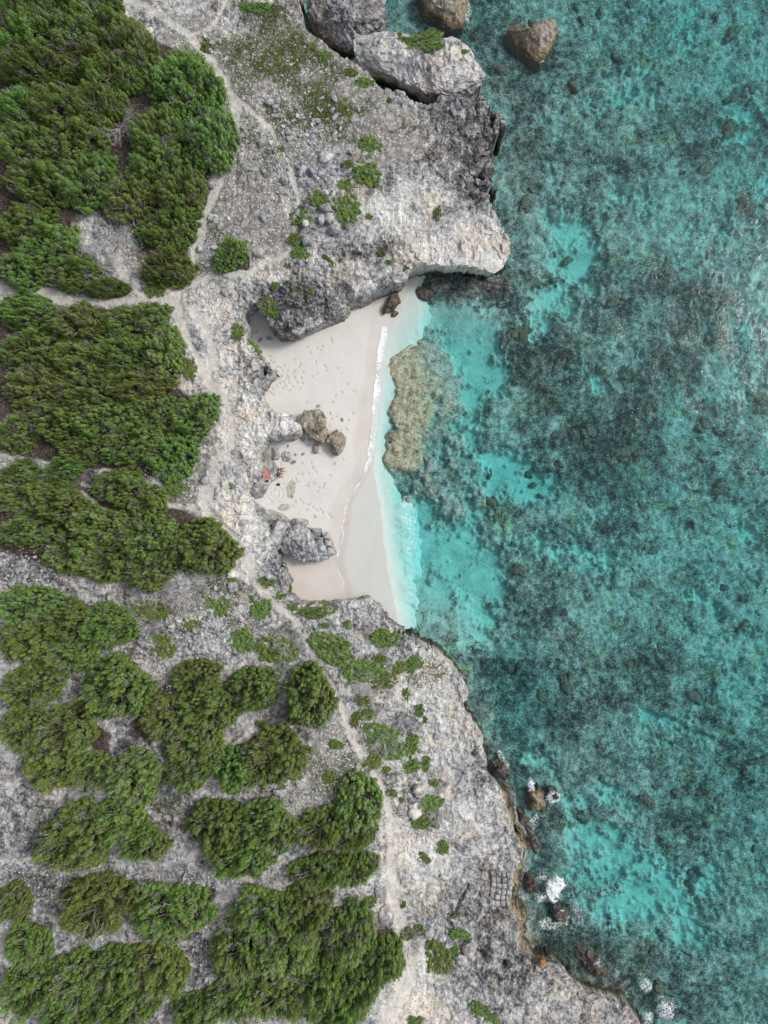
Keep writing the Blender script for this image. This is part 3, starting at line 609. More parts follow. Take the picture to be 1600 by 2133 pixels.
def mat_floor():
    t = NT('sea_floor'); p = t.pos()
    sa, re, dc, _a, _c = t.attr('zone_s')
    n1 = t.noise(p, 1.4, 7, 0.72); n2 = t.noise(p, 5.0, 3, 0.8); n3 = t.noise(p, 0.45, 4, 0.6)
    f = t.math('ADD', t.math('MULTIPLY', n1, 0.52), t.math('MULTIPLY', n2, 0.48))
    f = t.math('SUBTRACT', f, t.math('MULTIPLY', t.math('SUBTRACT', dc, 0.32), 0.15))
    cor = t.ramp(f, [(0.37, (0.036, 0.033, 0.033)), (0.44, (0.118, 0.108, 0.10)), (0.51, (0.25, 0.23, 0.212)), (0.61, (0.46, 0.44, 0.405))])
    cor = t.mix(t.step(0.55, 0.7, n3), cor, t.mix(1.0, cor, (0.95, 0.95, 0.70), 'MULTIPLY'))
    sand = t.ramp(t.math('ADD', t.math('MULTIPLY', n3, 0.5), t.math('MULTIPLY', n2, 0.5)), [(0.37, (0.22, 0.212, 0.19)), (0.46, (0.40, 0.388, 0.35)), (0.6, (0.56, 0.545, 0.505))])
    reef = t.ramp(t.math('ADD', t.math('MULTIPLY', n1, 0.5), t.math('MULTIPLY', n2, 0.5)), [(0.39, (0.11, 0.078, 0.052)), (0.46, (0.30, 0.22, 0.15)), (0.53, (0.49, 0.375, 0.27)), (0.62, (0.66, 0.54, 0.42))])
    c = t.mix(t.step(0.25, 0.75, t.math('ADD', sa, t.math('MULTIPLY', t.math('SUBTRACT', f, 0.5), 2.6))), cor, sand)
    c = t.mix(t.step(0.2, 0.8, re), c, reef)
    t.bsdf(c, 0.95, t.bump(t.math('ADD', n1, n2), 0.6, 0.15), 0.05); return t.m

def mat_sand():
    t = NT('beach_sand'); p = t.pos()
    we, mk, _b, _a, _c = t.attr('zone_w')
    n1 = t.noise(p, 0.35, 5, 0.6); n2 = t.noise(p, 14, 3, 0.7); n3 = t.noise(p, 2.2, 5, 0.65)
    c = t.ramp(t.math('ADD', t.math('MULTIPLY', n1, 0.5), t.math('MULTIPLY', n3, 0.5)), [(0.3, (0.54, 0.52, 0.485)), (0.7, (0.62, 0.605, 0.575))])
    c = t.mix(t.math('MULTIPLY', t.step(0.55, 0.8, n2), 0.25), c, (0.50, 0.45, 0.39))
    wetc = t.ramp(n1, [(0.3, (0.51, 0.465, 0.425)), (0.7, (0.575, 0.535, 0.50))])
    c = t.mix(t.step(0.2, 0.8, t.math('ADD', we, t.math('MULTIPLY', t.math('SUBTRACT', n1, 0.5), 0.5))), c, wetc)
    c = t.mix(t.math('MULTIPLY', mk, 0.6), c, (0.36, 0.32, 0.28))
    r = t.math('SUBTRACT', 0.9, t.math('MULTIPLY', we, 0.45))
    t.bsdf(c, r, t.bump(t.math('ADD', n2, t.math('MULTIPLY', n3, 2.0)), 0.25, 0.04), 0.3); return t.m

def mat_water():
    t = NT('sea_water'); p = t.pos()
    mp = t.n('ShaderNodeMapping'); t.t.links.new(p, mp.inputs[0]); mp.inputs['Scale'].default_value = (1.0, 0.55, 1.0); mp.inputs['Rotation'].default_value = (0, 0, math.radians(-12))
    h = t.math('ADD', t.math('MULTIPLY', t.noise(mp.outputs[0], 0.9, 5, 0.6), 1.0), t.math('MULTIPLY', t.noise(mp.outputs[0], 3.8, 4, 0.6), 0.35))
    nrm = t.bump(h, 0.33, 0.24)
    geo = t.n('ShaderNodeNewGeometry'); dt = t.n('ShaderNodeVectorMath', operation='DOT_PRODUCT')   # Schlick reflectance, the same from both sides
    t.t.links.new(nrm, dt.inputs[0]); t.t.links.new(geo.outputs['Incoming'], dt.inputs[1])
    om = t.math('SUBTRACT', 1.0, t.math('ABSOLUTE', dt.outputs['Value']), True)
    fres = t.math('ADD', 0.02, t.math('MULTIPLY', t.math('POWER', om, 5.0), 0.98))
    gl = t.n('ShaderNodeBsdfGlossy'); gl.inputs['Roughness'].default_value = 0.08; t.t.links.new(nrm, gl.inputs['Normal'])
    tr = t.n('ShaderNodeBsdfTransparent')
    mx = t.n('ShaderNodeMixShader'); t.t.links.new(fres, mx.inputs[0]); t.t.links.new(tr.outputs[0], mx.inputs[1]); t.t.links.new(gl.outputs[0], mx.inputs[2])
    t.t.links.new(mx.outputs[0], t.out.inputs['Surface'])
    va = t.n('ShaderNodeVolumeAbsorption'); va.inputs['Color'].default_value = (0.0, 0.92, 0.945, 1); va.inputs['Density'].default_value = 0.28
    t.t.links.new(va.outputs[0], t.out.inputs['Volume']); return t.m

def mat_foam():
    t = NT('foam'); p = t.pos(); den = t.attr('den')[0]
    n = t.noise(p, 2.6, 6, 0.68, 0.6); v = t.vor(p, 3.0, 'DISTANCE_TO_EDGE')
    lace = t.math('ADD', n, t.math('MULTIPLY', t.math('SUBTRACT', 1.0, t.step(0.0, 0.16, v)), 0.22))
    a = t.math('MULTIPLY', t.step(0.76, 1.32, t.math('ADD', lace, t.math('MULTIPLY', den, 0.62))), 0.92)
    df = t.n('ShaderNodeBsdfDiffuse'); df.inputs['Color'].default_value = (0.82, 0.86, 0.88, 1)
    tr = t.n('ShaderNodeBsdfTransparent'); mx = t.n('ShaderNodeMixShader')
    t.t.links.new(a, mx.inputs[0]); t.t.links.new(tr.outputs[0], mx.inputs[1]); t.t.links.new(df.outputs[0], mx.inputs[2])
    t.t.links.new(mx.outputs[0], t.out.inputs['Surface']); return t.m

def mat_leaf(name, hue):
    t = NT(name); col = t.attr('leaf')[4]
    oi = t.n('ShaderNodeObjectInfo')
    hv = t.n('ShaderNodeHueSaturation'); t.t.links.new(col, hv.inputs['Color'])
    t.set(hv.inputs['Hue'], t.math('ADD', 0.478 + hue, t.math('MULTIPLY', oi.outputs['Random'], 0.042)))
    t.set(hv.inputs['Value'], t.math('ADD', 0.86, t.math('MULTIPLY', oi.outputs['Random'], 0.40)))
    hv.inputs['Saturation'].default_value = 0.92
    b = t.n('ShaderNodeBsdfPrincipled'); t.t.links.new(hv.outputs[0], b.inputs['Base Color']); b.inputs['Roughness'].default_value = 0.6; b.inputs['Specular IOR Level'].default_value = 0.25
    tl = t.n('ShaderNodeBsdfTranslucent'); t.t.links.new(hv.outputs[0], tl.inputs['Color'])
    mx = t.n('ShaderNodeMixShader'); mx.inputs[0].default_value = 0.22
    t.t.links.new(b.outputs[0], mx.inputs[1]); t.t.links.new(tl.outputs[0], mx.inputs[2]); t.t.links.new(mx.outputs[0], t.out.inputs['Surface']); return t.m

def mat_plain(name, col, rough=0.8, var=0.2, scale=6, spec=0.2):
    t = NT(name); p = t.pos(); n = t.noise(p, scale, 5, 0.65)
    c = t.ramp(n, [(0.3, tuple(x * (1 - var) for x in col)), (0.7, tuple(min(1, x * (1 + var)) for x in col))])
    t.bsdf(c, rough, t.bump(n, 0.3, 0.02), spec); return t.m

M_GROUND = mat_ground(); M_FLOOR = mat_floor(); M_SAND = mat_sand(); M_WATER = mat_water(); M_FOAM = mat_foam()
M_ROCK = mat_rock('limestone', 0.55, 0.25, (0.95, 0.94, 0.95)); M_GREY = mat_rock('grey_limestone', 0.32, 0.25, (0.84, 0.85, 0.89))
M_BROWNR = mat_rock('brown_limestone', 0.4, 0.4, (0.66, 0.60, 0.51)); M_DARKR = mat_rock('dark_wet_rock', 0.25, 0.5, (0.34, 0.28, 0.24), False); M_PALE = mat_rock('pale_limestone', 0.95, 0.05, (1.0, 0.98, 0.95))
M_BROWNB = mat_rock('brown_beach_rock', 0.45, 0.35, (0.70, 0.63, 0.52), False); M_GREYB = mat_rock('grey_beach_rock', 0.3, 0.3, (0.80, 0.81, 0.82), False)
M_STONE = mat_plain('loose_stone', (0.275, 0.285, 0.31), 0.9, 0.5, 3.0); M_WSTONE = mat_plain('pale_stone', (0.47, 0.465, 0.46), 0.9, 0.25, 4)
M_LEAF = mat_leaf('leaf', 0.0); M_LEAF2 = mat_leaf('mat_leaf', 0.0)
M_BARK = mat_plain('bark', (0.16, 0.135, 0.12), 0.9, 0.3, 9); M_TWIG = mat_plain('dead_twig', (0.42, 0.40, 0.40), 0.9, 0.25, 9)
M_CORAL = mat_plain('coral', (0.12, 0.102, 0.085), 0.95, 0.8, 4); M_CORALP = mat_plain('mauve_coral', (0.105, 0.07, 0.085), 0.95, 0.35, 5)
M_SKIN = mat_plain('skin', (0.34, 0.19, 0.125), 0.55, 0.06, 12, 0.3); M_HAIR = mat_plain('hair', (0.012, 0.010, 0.010), 0.5, 0.3, 40, 0.3)
M_BLUE = mat_plain('pale_blue_cloth', (0.42, 0.56, 0.60), 0.85, 0.08, 30); M_MAROON = mat_plain('maroon_cloth', (0.10, 0.025, 0.03), 0.85, 0.1, 30)
M_RED = mat_plain('coral_red_cloth', (0.80, 0.145, 0.10), 0.85, 0.08, 12); M_BLACK = mat_plain('black_cloth', (0.012, 0.012, 0.014), 0.7, 0.2, 20)
M_PURPLE = mat_plain('purple_cloth', (0.040, 0.020, 0.075), 0.8, 0.2, 20); M_NAVY = mat_plain('navy_cloth', (0.02, 0.025, 0.05), 0.8, 0.2, 20)

# ------------------------------------------------------------------ ground, path, sea floor from the grid
ny, nx = Z.shape
idx = np.arange(ny * nx).reshape(ny, nx)
quads = np.stack([idx[:-1, :-1], idx[:-1, 1:], idx[1:, 1:], idx[1:, :-1]], -1).reshape(-1, 4)
cellv = lambda F: 0.25 * (F[:-1, :-1] + F[1:, :-1] + F[:-1, 1:] + F[1:, 1:]).ravel()
CO = np.stack([VX, VY, Z], -1).reshape(-1, 3)
c_in = cellv(inl); c_pa = cellv(path)
ZA = np.stack([path, grass, litter, soil], -1).reshape(-1, 4); ZB = np.stack([white, dark, lm, brown], -1).reshape(-1, 4)
ZS = np.stack([sandm, reefm * (1 - 0.8 * sstep(835, 965, WX + 1.3 * sw + 110 * (fbm(GX, GY, 0.9, 4, 0.65, 159) - 0.5))), darkc, np.zeros_like(sandm)], -1).reshape(-1, 4)
def sub(name, sel, mat, attrs, label, smooth):
    q = quads[sel]; u, inv = np.unique(q.ravel(), return_inverse=True)
    me = mesh_np(name, CO[u], inv.reshape(-1, 4), smooth)
    for n_, a_ in attrs: attr(me, n_, a_[u])
    return tag(add(name, me, mat), label, None, None, 'structure')
land = c_in > -0.02
sub('ground', land & (c_pa < 0.5), M_GROUND, (('zone_a', ZA), ('zone_b', ZB)), 'pale grey pitted limestone plateau with rubble and cliffs above the sea', False)
sub('path', land & (c_pa >= 0.5), M_GROUND, (('zone_a', ZA), ('zone_b', ZB)), 'beige trodden footpath winding along the edge of the woods', True)
sub('sea_floor', ~land, M_FLOOR, (('zone_s', ZS),), 'coral rubble and white sand sea floor seen through clear water', True)

# ------------------------------------------------------------------ beach
_yy = [540, 580, 640, 690, 740, 800, 860, 920, 965, 1000, 1050, 1100, 1150, 1170, 1210, 1235, 1320]
_xw = [858, 850, 815, 797, 787, 781, 775, 769, 764, 745, 718, 712, 703, 699, 712, 718, 740]
_yd = [540, 580, 640, 700, 760, 800, 900, 980, 1020, 1100, 1200, 1280, 1320]
_xd = [880, 868, 836, 808, 797, 790, 780, 774, 786, 802, 812, 822, 830]
PRINTS = [(590, 772), (598, 775), (607, 780), (612, 790), (600, 785), (592, 795), (585, 800), (604, 800), (596, 806), (610, 806), (580, 790), (575, 805), (588, 812), (603, 815), (566, 818), (572, 822), (560, 815), (593, 765), (630, 800), (612, 772), (585, 782), (618, 798), (625, 812), (571, 812), (640, 838), (700, 822), (712, 818), (590, 1010), (600, 1020), (596, 1032), (565, 1045), (572, 1022), (610, 1002), (622, 988), (640, 1010), (625, 1040), (640, 930), (690, 840), (722, 800), (735, 812), (645, 1050), (660, 985), (618, 950), (630, 965), (585, 965), (590, 958)]
_pr = random.Random(8)
for (x0, y0, x1, y1, n_) in [(600, 1000, 690, 1010, 16), (590, 790, 700, 760, 14), (640, 990, 700, 860, 16), (610, 1040, 690, 1080, 12), (560, 740, 600, 790, 10), (690, 990, 720, 860, 12), (620, 760, 700, 700, 10)]:
    for i_ in range(n_): f_ = i_ / n_; PRINTS.append((x0 + (x1 - x0) * f_ + _pr.gauss(0, 6), y0 + (y1 - y0) * f_ + _pr.gauss(0, 6)))
def beach_z(px, py):
    xw = np.interp(py, _yy, _xw); xd = np.maximum(np.interp(py, _yd, _xd), xw + 6)
    t = xw - px
    up = 0.095 * t * S * (1 - 0.0012 * np.clip(t, 0, 260)) + 0.002
    q = np.clip(-t / (xd - xw), 0, 1)
    slope2 = np.interp(py, [560, 640, 720, 800, 980, 1020, 1100, 1300], [0.10, 0.13, 0.20, 0.40, 0.55, 0.50, 0.50, 0.42])
    dn = -0.11 * q - slope2 * np.clip(px - xd, 0, None) * S - 0.45 * np.clip(px - (xd + np.interp(py, [560, 600, 640, 700], [4, 12, 40, 70])), 0, None) * S
    return np.where(t > 0, up, dn)
bst = 0.088
bx = np.arange(-17.2, 10.5, bst); by = np.arange(-13.5, 28.5, bst)
BX, BY = np.meshgrid(bx, by)
kB = S * (H - 0.4) / H; BPX = CX + BX / kB; BPY = CY - BY / kB
und = (fbm(BX, BY, 0.25, 3, 0.5, 301) - 0.5)
BZ = beach_z(BPX + 22 * (fbm(BX, BY, 0.22, 3, 0.5, 302) - 0.5), BPY)
BZ = BZ + 0.10 * und * sstep(0.05, 0.4, BZ) + 0.02 * (fbm(BX, BY, 1.4, 3, 0.5, 303) - 0.5) * sstep(0.02, 0.25, BZ)
BZ = BZ + 1.5 * (fbm(BX, BY, 0.45, 4, 0.6, 305) - 0.5) * (1 - sstep(-1.3, -0.35, BZ))
mark = np.zeros(BX.shape)
for i, (x, y) in enumerate(PRINTS):
    a = i * 2.1; cx, cy = x + 2 * math.sin(i * 7), y + 2 * math.cos(i * 5)
    u = (BPX - cx) * math.cos(a) + (BPY - cy) * math.sin(a); v = -(BPX - cx) * math.sin(a) + (BPY - cy) * math.cos(a)
    g = np.exp(-(u / 2.9) ** 2 - (v / 1.7) ** 2); mark = np.maximum(mark, g)
BZ -= 0.09 * mark
for (x, y, r) in [(572, 1028, 17), (572, 1028, 9), (560, 1020, 22)]:   # circles scraped in the sand
    BZ -= 0.045 * np.exp(-((np.hypot(BPX - x, BPY - y) - r) / 1.6) ** 2)
xwB = np.interp(BPY, _yy, _xw)
wet = 1 - sstep(10, 48, xwB - BPX + 26 * und - 22 * sstep(1080, 1180, BPY) * 1.0 + 0)
wet = np.maximum(wet, sstep(1150, 1180, BPY) * 0.8) * sstep(-26, -6, xwB - BPX)
nyb, nxb = BX.shape; ib = np.arange(nyb * nxb).reshape(nyb, nxb)
qb = np.stack([ib[:-1, :-1], ib[:-1, 1:], ib[1:, 1:], ib[1:, :-1]], -1).reshape(-1, 4)
me = mesh_np('beach', np.stack([BX, BY, BZ], -1).reshape(-1, 3), qb, True)
attr(me, 'zone_w', np.stack([wet, mark, wet * 0], -1).reshape(-1, 3))
tag(add('beach', me, M_SAND), 'pale cream sand beach in the cove between the cliffs', None, None, 'structure')

def on_beach(px, py, up=0.0):
    z = 0.5
    for _ in range(3):
        x, y, _z = P(px, py, z + up)
        z = float(beach_z(np.array(CX + x / kB), np.array(CY - y / kB)))
    return x, y, z

# ------------------------------------------------------------------ water
wgx = axis(-18, 46, 0.4, 3200); wgx = wgx[wgx > -19]; wgy = axis(-60, 60, 0.4, 3200)
WGX, WGY = np.meshgrid(wgx, wgy)
amp = sstep(2, 12, WGX) * 0.05 * (np.abs(WGX) < 60) * (np.abs(WGY) < 70)
WZ = amp * (fbm(WGX, WGY * 0.6, 0.5, 3, 0.5, 401) - 0.5) * 2
n1_, n0_ = WGX.shape; iw = np.arange(n1_ * n0_).reshape(n1_, n0_)
qw = np.stack([iw[:-1, :-1], iw[:-1, 1:], iw[1:, 1:], iw[1:, :-1]], -1).reshape(-1, 4)
topv = np.stack([WGX, WGY, WZ], -1).reshape(-1, 3)
ring = np.r_[iw[0, :], iw[1:, -1], iw[-1, -2::-1], iw[-2:0:-1, 0]]
nb = len(topv); low = topv[ring].copy(); low[:, 2] = -9
ll = np.arange(len(ring)); lb = nb + ll; nxt = np.roll(ll, -1)
sideq = np.stack([ring, lb, lb[nxt], ring[nxt]], -1)
vs = np.r_[topv, low]; faces_w = [tuple(q) for q in sideq.tolist()] + [tuple((nb + ll[::-1]).tolist())]
me = bpy.data.meshes.new('sea'); me.from_pydata(vs.tolist(), [], qw.tolist() + faces_w); me.update()
me.polygons.foreach_set('use_smooth', np.r_[np.ones(len(qw), bool), np.zeros(len(faces_w), bool)])
tag(add('water', me, M_WATER), 'clear turquoise sea water over sand and coral', None, None, 'structure')

# ------------------------------------------------------------------ rocks
def n3(p, f, seed):
    x, y, z = p[:, 0] * f, p[:, 1] * f, p[:, 2] * f
    return (vnoise(x + .37 * z, y + .21 * z, seed) + vnoise(y - .3 * x, z + .2 * x, seed + 3) + vnoise(z + .25 * y, x + .3 * y, seed + 5)) / 3

def ray_poly(cx, cy, poly, ang):
    dx, dy = math.cos(ang), math.sin(ang); best = None
    for (ax, ay), (bx_, by_) in zip(poly, poly[1:] + poly[:1]):
        ex, ey = bx_ - ax, by_ - ay; den = dx * ey - dy * ex
        if abs(den) < 1e-9: continue
        t = ((ax - cx) * ey - (ay - cy) * ex) / den; u = ((ax - cx) * dy - (ay - cy) * dx) / den
        if t > 0 and -1e-6 <= u <= 1 + 1e-6: best = t if best is None else min(best, t)
    return best or 0.1

def boulder_mesh(name, pts, z0, h, dome=0.35, under=0.12, rough=0.10, tilt=(0, 0), seed=0, K=90, R1=18, R2=9, step=0):
    """closed rock from its outline (world xy): domed top, steep sides that tuck in below"""
    cx = sum(p[0] for p in pts) / len(pts); cy = sum(p[1] for p in pts) / len(pts)
    th = np.arange(K) * 2 * math.pi / K
    rr = np.array([ray_poly(cx, cy, pts, a) for a in th]); size = rr.mean()
    V = [(cx, cy, z0 + h)]; co = []
    for i in range(1, R1 + 1):
        f = i / R1
        zz = h * (1 - dome * f ** 2.2)
        co.append(np.stack([cx + np.cos(th) * rr * f, cy + np.sin(th) * rr * f, np.full(K, z0 + zz)], -1))
    he = h * (1 - dome)
    for i in range(1, R2 + 1):
        f = i / R2
        sc_ = 1 + 0.03 * math.sin(f * 3.1) - under * f ** 1.3
        co.append(np.stack([cx + np.cos(th) * rr * sc_, cy + np.sin(th) * rr * sc_, np.full(K, z0 + he * (1 - f) - 0.3 * f)], -1))
    p = np.r_[np.array(V), np.concatenate(co)]
    fl = np.clip((p[:, 2] - z0) / max(h, .01), 0, 1)
    p[:, 2] += fl * (tilt[0] * (p[:, 0] - cx) + tilt[1] * (p[:, 1] - cy))
    if step: p[:, 2] = np.where(fl > 0.5, np.round(p[:, 2] / step) * step * 0.6 + p[:, 2] * 0.4, p[:, 2])
    am = rough * size
    d = np.zeros_like(p)
    for ax in range(3):
        d[:, ax] = 1.7 * (n3(p, 1.1 / size, seed + ax * 7) - 0.5) * am * 1.6 + (n3(p, 3.0 / size, seed + 50 + ax * 7) - 0.5) * am * 1.1 + (n3(p, 2.4, seed + 90 + ax) - 0.5) * min(am, 0.35) * 1.0 + (n3(p, 5.5, seed + 130 + ax) - 0.5) * min(am, 0.22) * 1.0
    d[:, 2] += (ridged(p[:, 0], p[:, 1], 2.2 / size, 4, 0.6, seed) - 0.6) * am * 1.2 + fl * (ridged(p[:, 0], p[:, 1], 1.3, 4, 0.6, seed + 4) - 0.6) * min(am, .5) * 1.6
    d[:, :2] *= 1.5
    p += d
    F = []
    for j in range(K): F.append((0, 1 + j, 1 + (j + 1) % K, 1 + (j + 1) % K))
    tri = [(0, 1 + j, 1 + (j + 1) % K) for j in range(K)]
    q = []
    for i in range(R1 + R2 - 1):
        a = 1 + i * K; b = a + K
        for j in range(K): q.append((a + j, b + j, b + (j + 1) % K, a + (j + 1) % K))
    me = bpy.data.meshes.new(name); me.from_pydata(p.tolist(), [], tri + q); me.update()
    me.polygons.foreach_set('use_smooth', np.zeros(len(me.polygons), bool))
    return me

def boulder(name, label, poly, zref, z0, h, mat, cat='rock', group=None, **kw):
    pts = [P(x, y, zref)[:2] for x, y in poly]
    me = boulder_mesh(name, pts, z0, h, **kw)
    c = np.zeros((len(me.vertices) * 3,), np.float32); me.vertices.foreach_get('co', c)
    return tag(add(name, me, mat), label, cat, group)

boulder('sea_stack', 'large detached limestone block with green mats beside the dark fissure', [(737, 68), (758, 56), (800, 50), (806, 56), (850, 53), (900, 68), (950, 70), (985, 78), (1000, 100), (1016, 125), (1012, 150), (1003, 168), (985, 176), (965, 186), (935, 180), (905, 178), (880, 166), (840, 150), (800, 130), (765, 115), (742, 95)], 4.2, -2.2, 6.5, M_ROCK, dome=0.22, under=0.25, rough=0.10, seed=11, K=170, R1=34, R2=14)
boulder('sea_stack', 'smooth grey limestone block at the top edge beyond the fissure', [(634, -40), (800, -40), (803, 5), (798, 35), (775, 48), (745, 58), (738, 78), (722, 84), (690, 66), (655, 44), (640, 15)], 3.0, -2.2, 5.2, mat_rock('dark_grey_limestone', 0.15, 0.45, (0.70, 0.71, 0.74)), dome=0.35, under=0.2, rough=0.09, tilt=(0.08, 0.1), seed=12, K=140, R1=28, R2=12)
boulder('sea_rock', 'brown grey rock in the water cut by the top edge', [(868, -30), (980, -30), (974, 10), (968, 42), (945, 46), (925, 40), (907, 24), (885, 16)], 1.2, -2.0, 3.4, M_BROWNR, dome=0.4, under=0.0, rough=0.10, tilt=(0.1, 0.15), seed=13)
boulder('sea_rock', 'heart shaped brown grey rock standing alone in the sea', [(1060, 52), (1072, 42), (1100, 48), (1130, 35), (1158, 29), (1168, 45), (1157, 80), (1140, 105), (1130, 122), (1112, 110), (1085, 88), (1064, 66)], 1.2, -2.0, 3.4, M_BROWNR, dome=0.35, under=-0.05, rough=0.09, tilt=(0.12, 0.12), seed=14)
M_SANDR = mat_rock('sandy_rock', 0.75, 0.1, (0.80, 0.78, 0.72), False)
bb = thing('boulder', 'big grey boulder with squared blocks on the sand near the south wall', 'boulder', P(640, 1135, 0.6))
def part_boulder(parent, name, poly, zref, z0, h, mat, **kw):
    pts = [P(x, y, zref)[:2] for x, y in poly]; me = boulder_mesh(name, pts, z0, h, **kw)
    c = np.zeros(len(me.vertices) * 3, np.float32); me.vertices.foreach_get('co', c); c = c.reshape(-1, 3) - np.array(parent.location, np.float32)
    me.vertices.foreach_set('co', c.ravel()); me.update(); return add(name, me, mat, parent)
part_boulder(bb, 'rock_body', [(581, 1122), (598, 1103), (613, 1095), (636, 1097), (655, 1102), (668, 1112), (676, 1130), (680, 1150), (672, 1164), (640, 1171), (610, 1164), (590, 1150), (579, 1134)], 2.4, 0.2, 2.9, M_GREYB, dome=0.35, under=0.12, rough=0.11, seed=21, K=110, R1=24, R2=10)
for i, (poly, h) in enumerate([([(650, 1101), (668, 1101), (668, 1117), (652, 1116)], 2.3), ([(669, 1108), (684, 1109), (688, 1122), (671, 1123)], 1.9), ([(656, 1118), (673, 1119), (674, 1134), (658, 1133)], 2.5), ([(676, 1124), (690, 1125), (694, 1139), (677, 1138)], 2.0), ([(660, 1135), (677, 1136), (679, 1150), (662, 1150)], 2.4), ([(680, 1140), (695, 1141), (699, 1156), (682, 1158)], 1.8), ([(664, 1152), (680, 1152), (684, 1166), (666, 1168)], 2.0)]):
    part_boulder(bb, 'stone_block', poly, 1.9, 0.2, h, M_GREYB, dome=0.12, under=0.03, rough=0.05, seed=30 + i, K=28, R1=5, R2=5)
boulder('boulder', 'leaning smooth striped slab wedged between the cliff and the big boulder', [(548, 1140), (553, 1118), (566, 1096), (580, 1078), (594, 1082), (598, 1098), (590, 1122), (584, 1144), (570, 1146)], 2.0, 0.2, 3.2, M_GREYB, cat='boulder', dome=0.45, under=0.05, rough=0.05, tilt=(-0.45, 0.0), seed=22)
boulder('rock_ledge', 'low smooth grey ledge at the cliff foot under the coral red towel', [(546, 925), (558, 926), (562, 945), (567, 960), (577, 972), (584, 982), (578, 992), (566, 1002), (556, 1014), (544, 1032), (528, 1036), (520, 1022), (536, 985)], 1.2, 0.4, 1.0, M_GREYB, cat='ledge', dome=0.3, under=-0.1, rough=0.05, seed=23)
boulder('rock_ledge', 'low smooth grey ledge with a sandy hollow north of the leaning slab', [(520, 1032), (542, 1030), (541, 1052), (552, 1061), (566, 1062), (586, 1070), (599, 1082), (594, 1096), (575, 1094), (550, 1096), (530, 1072)], 1.3, 0.4, 1.0, M_GREYB, cat='ledge', dome=0.3, under=-0.1, rough=0.05, seed=24)
boulder('boulder', 'brown grey angular boulder on the sand beside the rock spur', [(640, 858), (662, 857), (676, 861), (680, 885), (684, 905), (672, 923), (650, 909), (633, 894), (631, 880)], 1.6, 0.1, 2.4, M_BROWNB, cat='boulder', dome=0.14, under=0.0, rough=0.13, tilt=(0.15, 0.1), seed=25)
boulder('boulder', 'smaller pointed brown grey boulder nearest the waterline', [(705, 893), (713, 903), (719, 912), (717, 928), (710, 941), (704, 950), (695, 942), (688, 927), (679, 914), (690, 904)], 1.2, 0.0, 1.8, M_BROWNB, cat='boulder', dome=0.18, under=0.0, rough=0.14, tilt=(-0.1, 0.1), seed=26)
boulder('rock', 'rectangular brown stone block lying flat on the sand', [(657, 925), (665, 926), (661, 944), (653, 942)], 0.8, 0.4, 0.55, M_BROWNB, dome=0.12, under=0.0, rough=0.05, seed=27, K=32, R1=6, R2=4)
boulder('rock', 'upright dark olive stone beside the ledge on the sand', [(570, 932), (577, 934), (582, 948), (580, 956), (570, 957), (569, 944)], 1.2, 0.5, 0.8, M_GREYB, dome=0.2, under=0.0, rough=0.08, seed=28, K=36, R1=7, R2=4)
boulder('rock', 'flat broken grey stone in the sand right of the upright stone', [(586, 942), (596, 938), (607, 942), (609, 954), (600, 962), (588, 960), (584, 950)], 0.9, 0.55, 0.35, M_GREYB, dome=0.4, under=0.0, rough=0.12, seed=29, K=40, R1=8, R2=4)
boulder('rock', 'small flat grey stone below the broken flat stone', [(604, 962), (613, 957), (618, 962), (612, 968), (605, 967)], 0.8, 0.5, 0.3, M_GREYB, dome=0.4, under=0.0, rough=0.12, seed=33, K=30, R1=6, R2=3)
boulder('rock', 'half buried flat grey rock touching the top of the big boulder', [(604, 1084), (612, 1079), (630, 1080), (643, 1086), (636, 1096), (618, 1097), (606, 1094)], 0.9, 0.3, 0.6, M_GREYB, dome=0.4, under=0.0, rough=0.07, seed=34, K=40, R1=8, R2=4)
boulder('rock', 'flat grey rock patch showing through the sand near the scraped circles', [(596, 1010), (606, 997), (616, 1003), (616, 1020), (610, 1038), (600, 1036), (592, 1022)], 0.8, 0.55, 0.10, M_SANDR, dome=0.6, under=-0.1, rough=0.06, seed=35, K=40, R1=8, R2=3)
boulder('rock', 'small flat grey rock patch in the sand south of the scraped circles', [(577, 1060), (586, 1050), (600, 1049), (605, 1056), (596, 1062), (584, 1063)], 0.8, 0.6, 0.09, M_SANDR, dome=0.6, under=-0.1, rough=0.06, seed=36, K=40, R1=8, R2=3)
boulder('rock', 'black weedy rock at the upper end of the waterline', [(815, 613), (828, 614), (833, 630), (822, 648), (811, 647), (801, 653), (799, 641), (807, 628)], 0.4, -0.3, 1.3, M_DARKR, dome=0.4, under=-0.1, rough=0.16, seed=37, K=60, R1=12, R2=6)
boulder('rock', 'small yellow brown rock just below the black waterline rock', [(815, 652), (826, 646), (831, 651), (822, 659), (815, 659)], 0.2, -0.3, 0.6, M_BROWNR, dome=0.4, under=-0.1, rough=0.12, seed=38, K=30, R1=6, R2=3)
boulder('rock', 'flat mauve brown rock awash beneath the overhang', [(866, 604), (873, 596), (890, 594), (903, 602), (902, 613), (888, 622), (872, 618)], 0.1, -0.8, 0.95, M_DARKR, dome=0.25, under=-0.1, rough=0.06, seed=39, K=50, R1=10, R2=5)
boulder('sea_rock', 'mottled coral block under water off the point of the overhang', [(1070, 682), (1082, 674), (1096, 680), (1104, 700), (1098, 713), (1082, 714), (1072, 702)], -0.6, -2.2, 1.6, M_BROWNR, dome=0.35, under=-0.1, rough=0.14, seed=40, K=50, R1=10, R2=5)
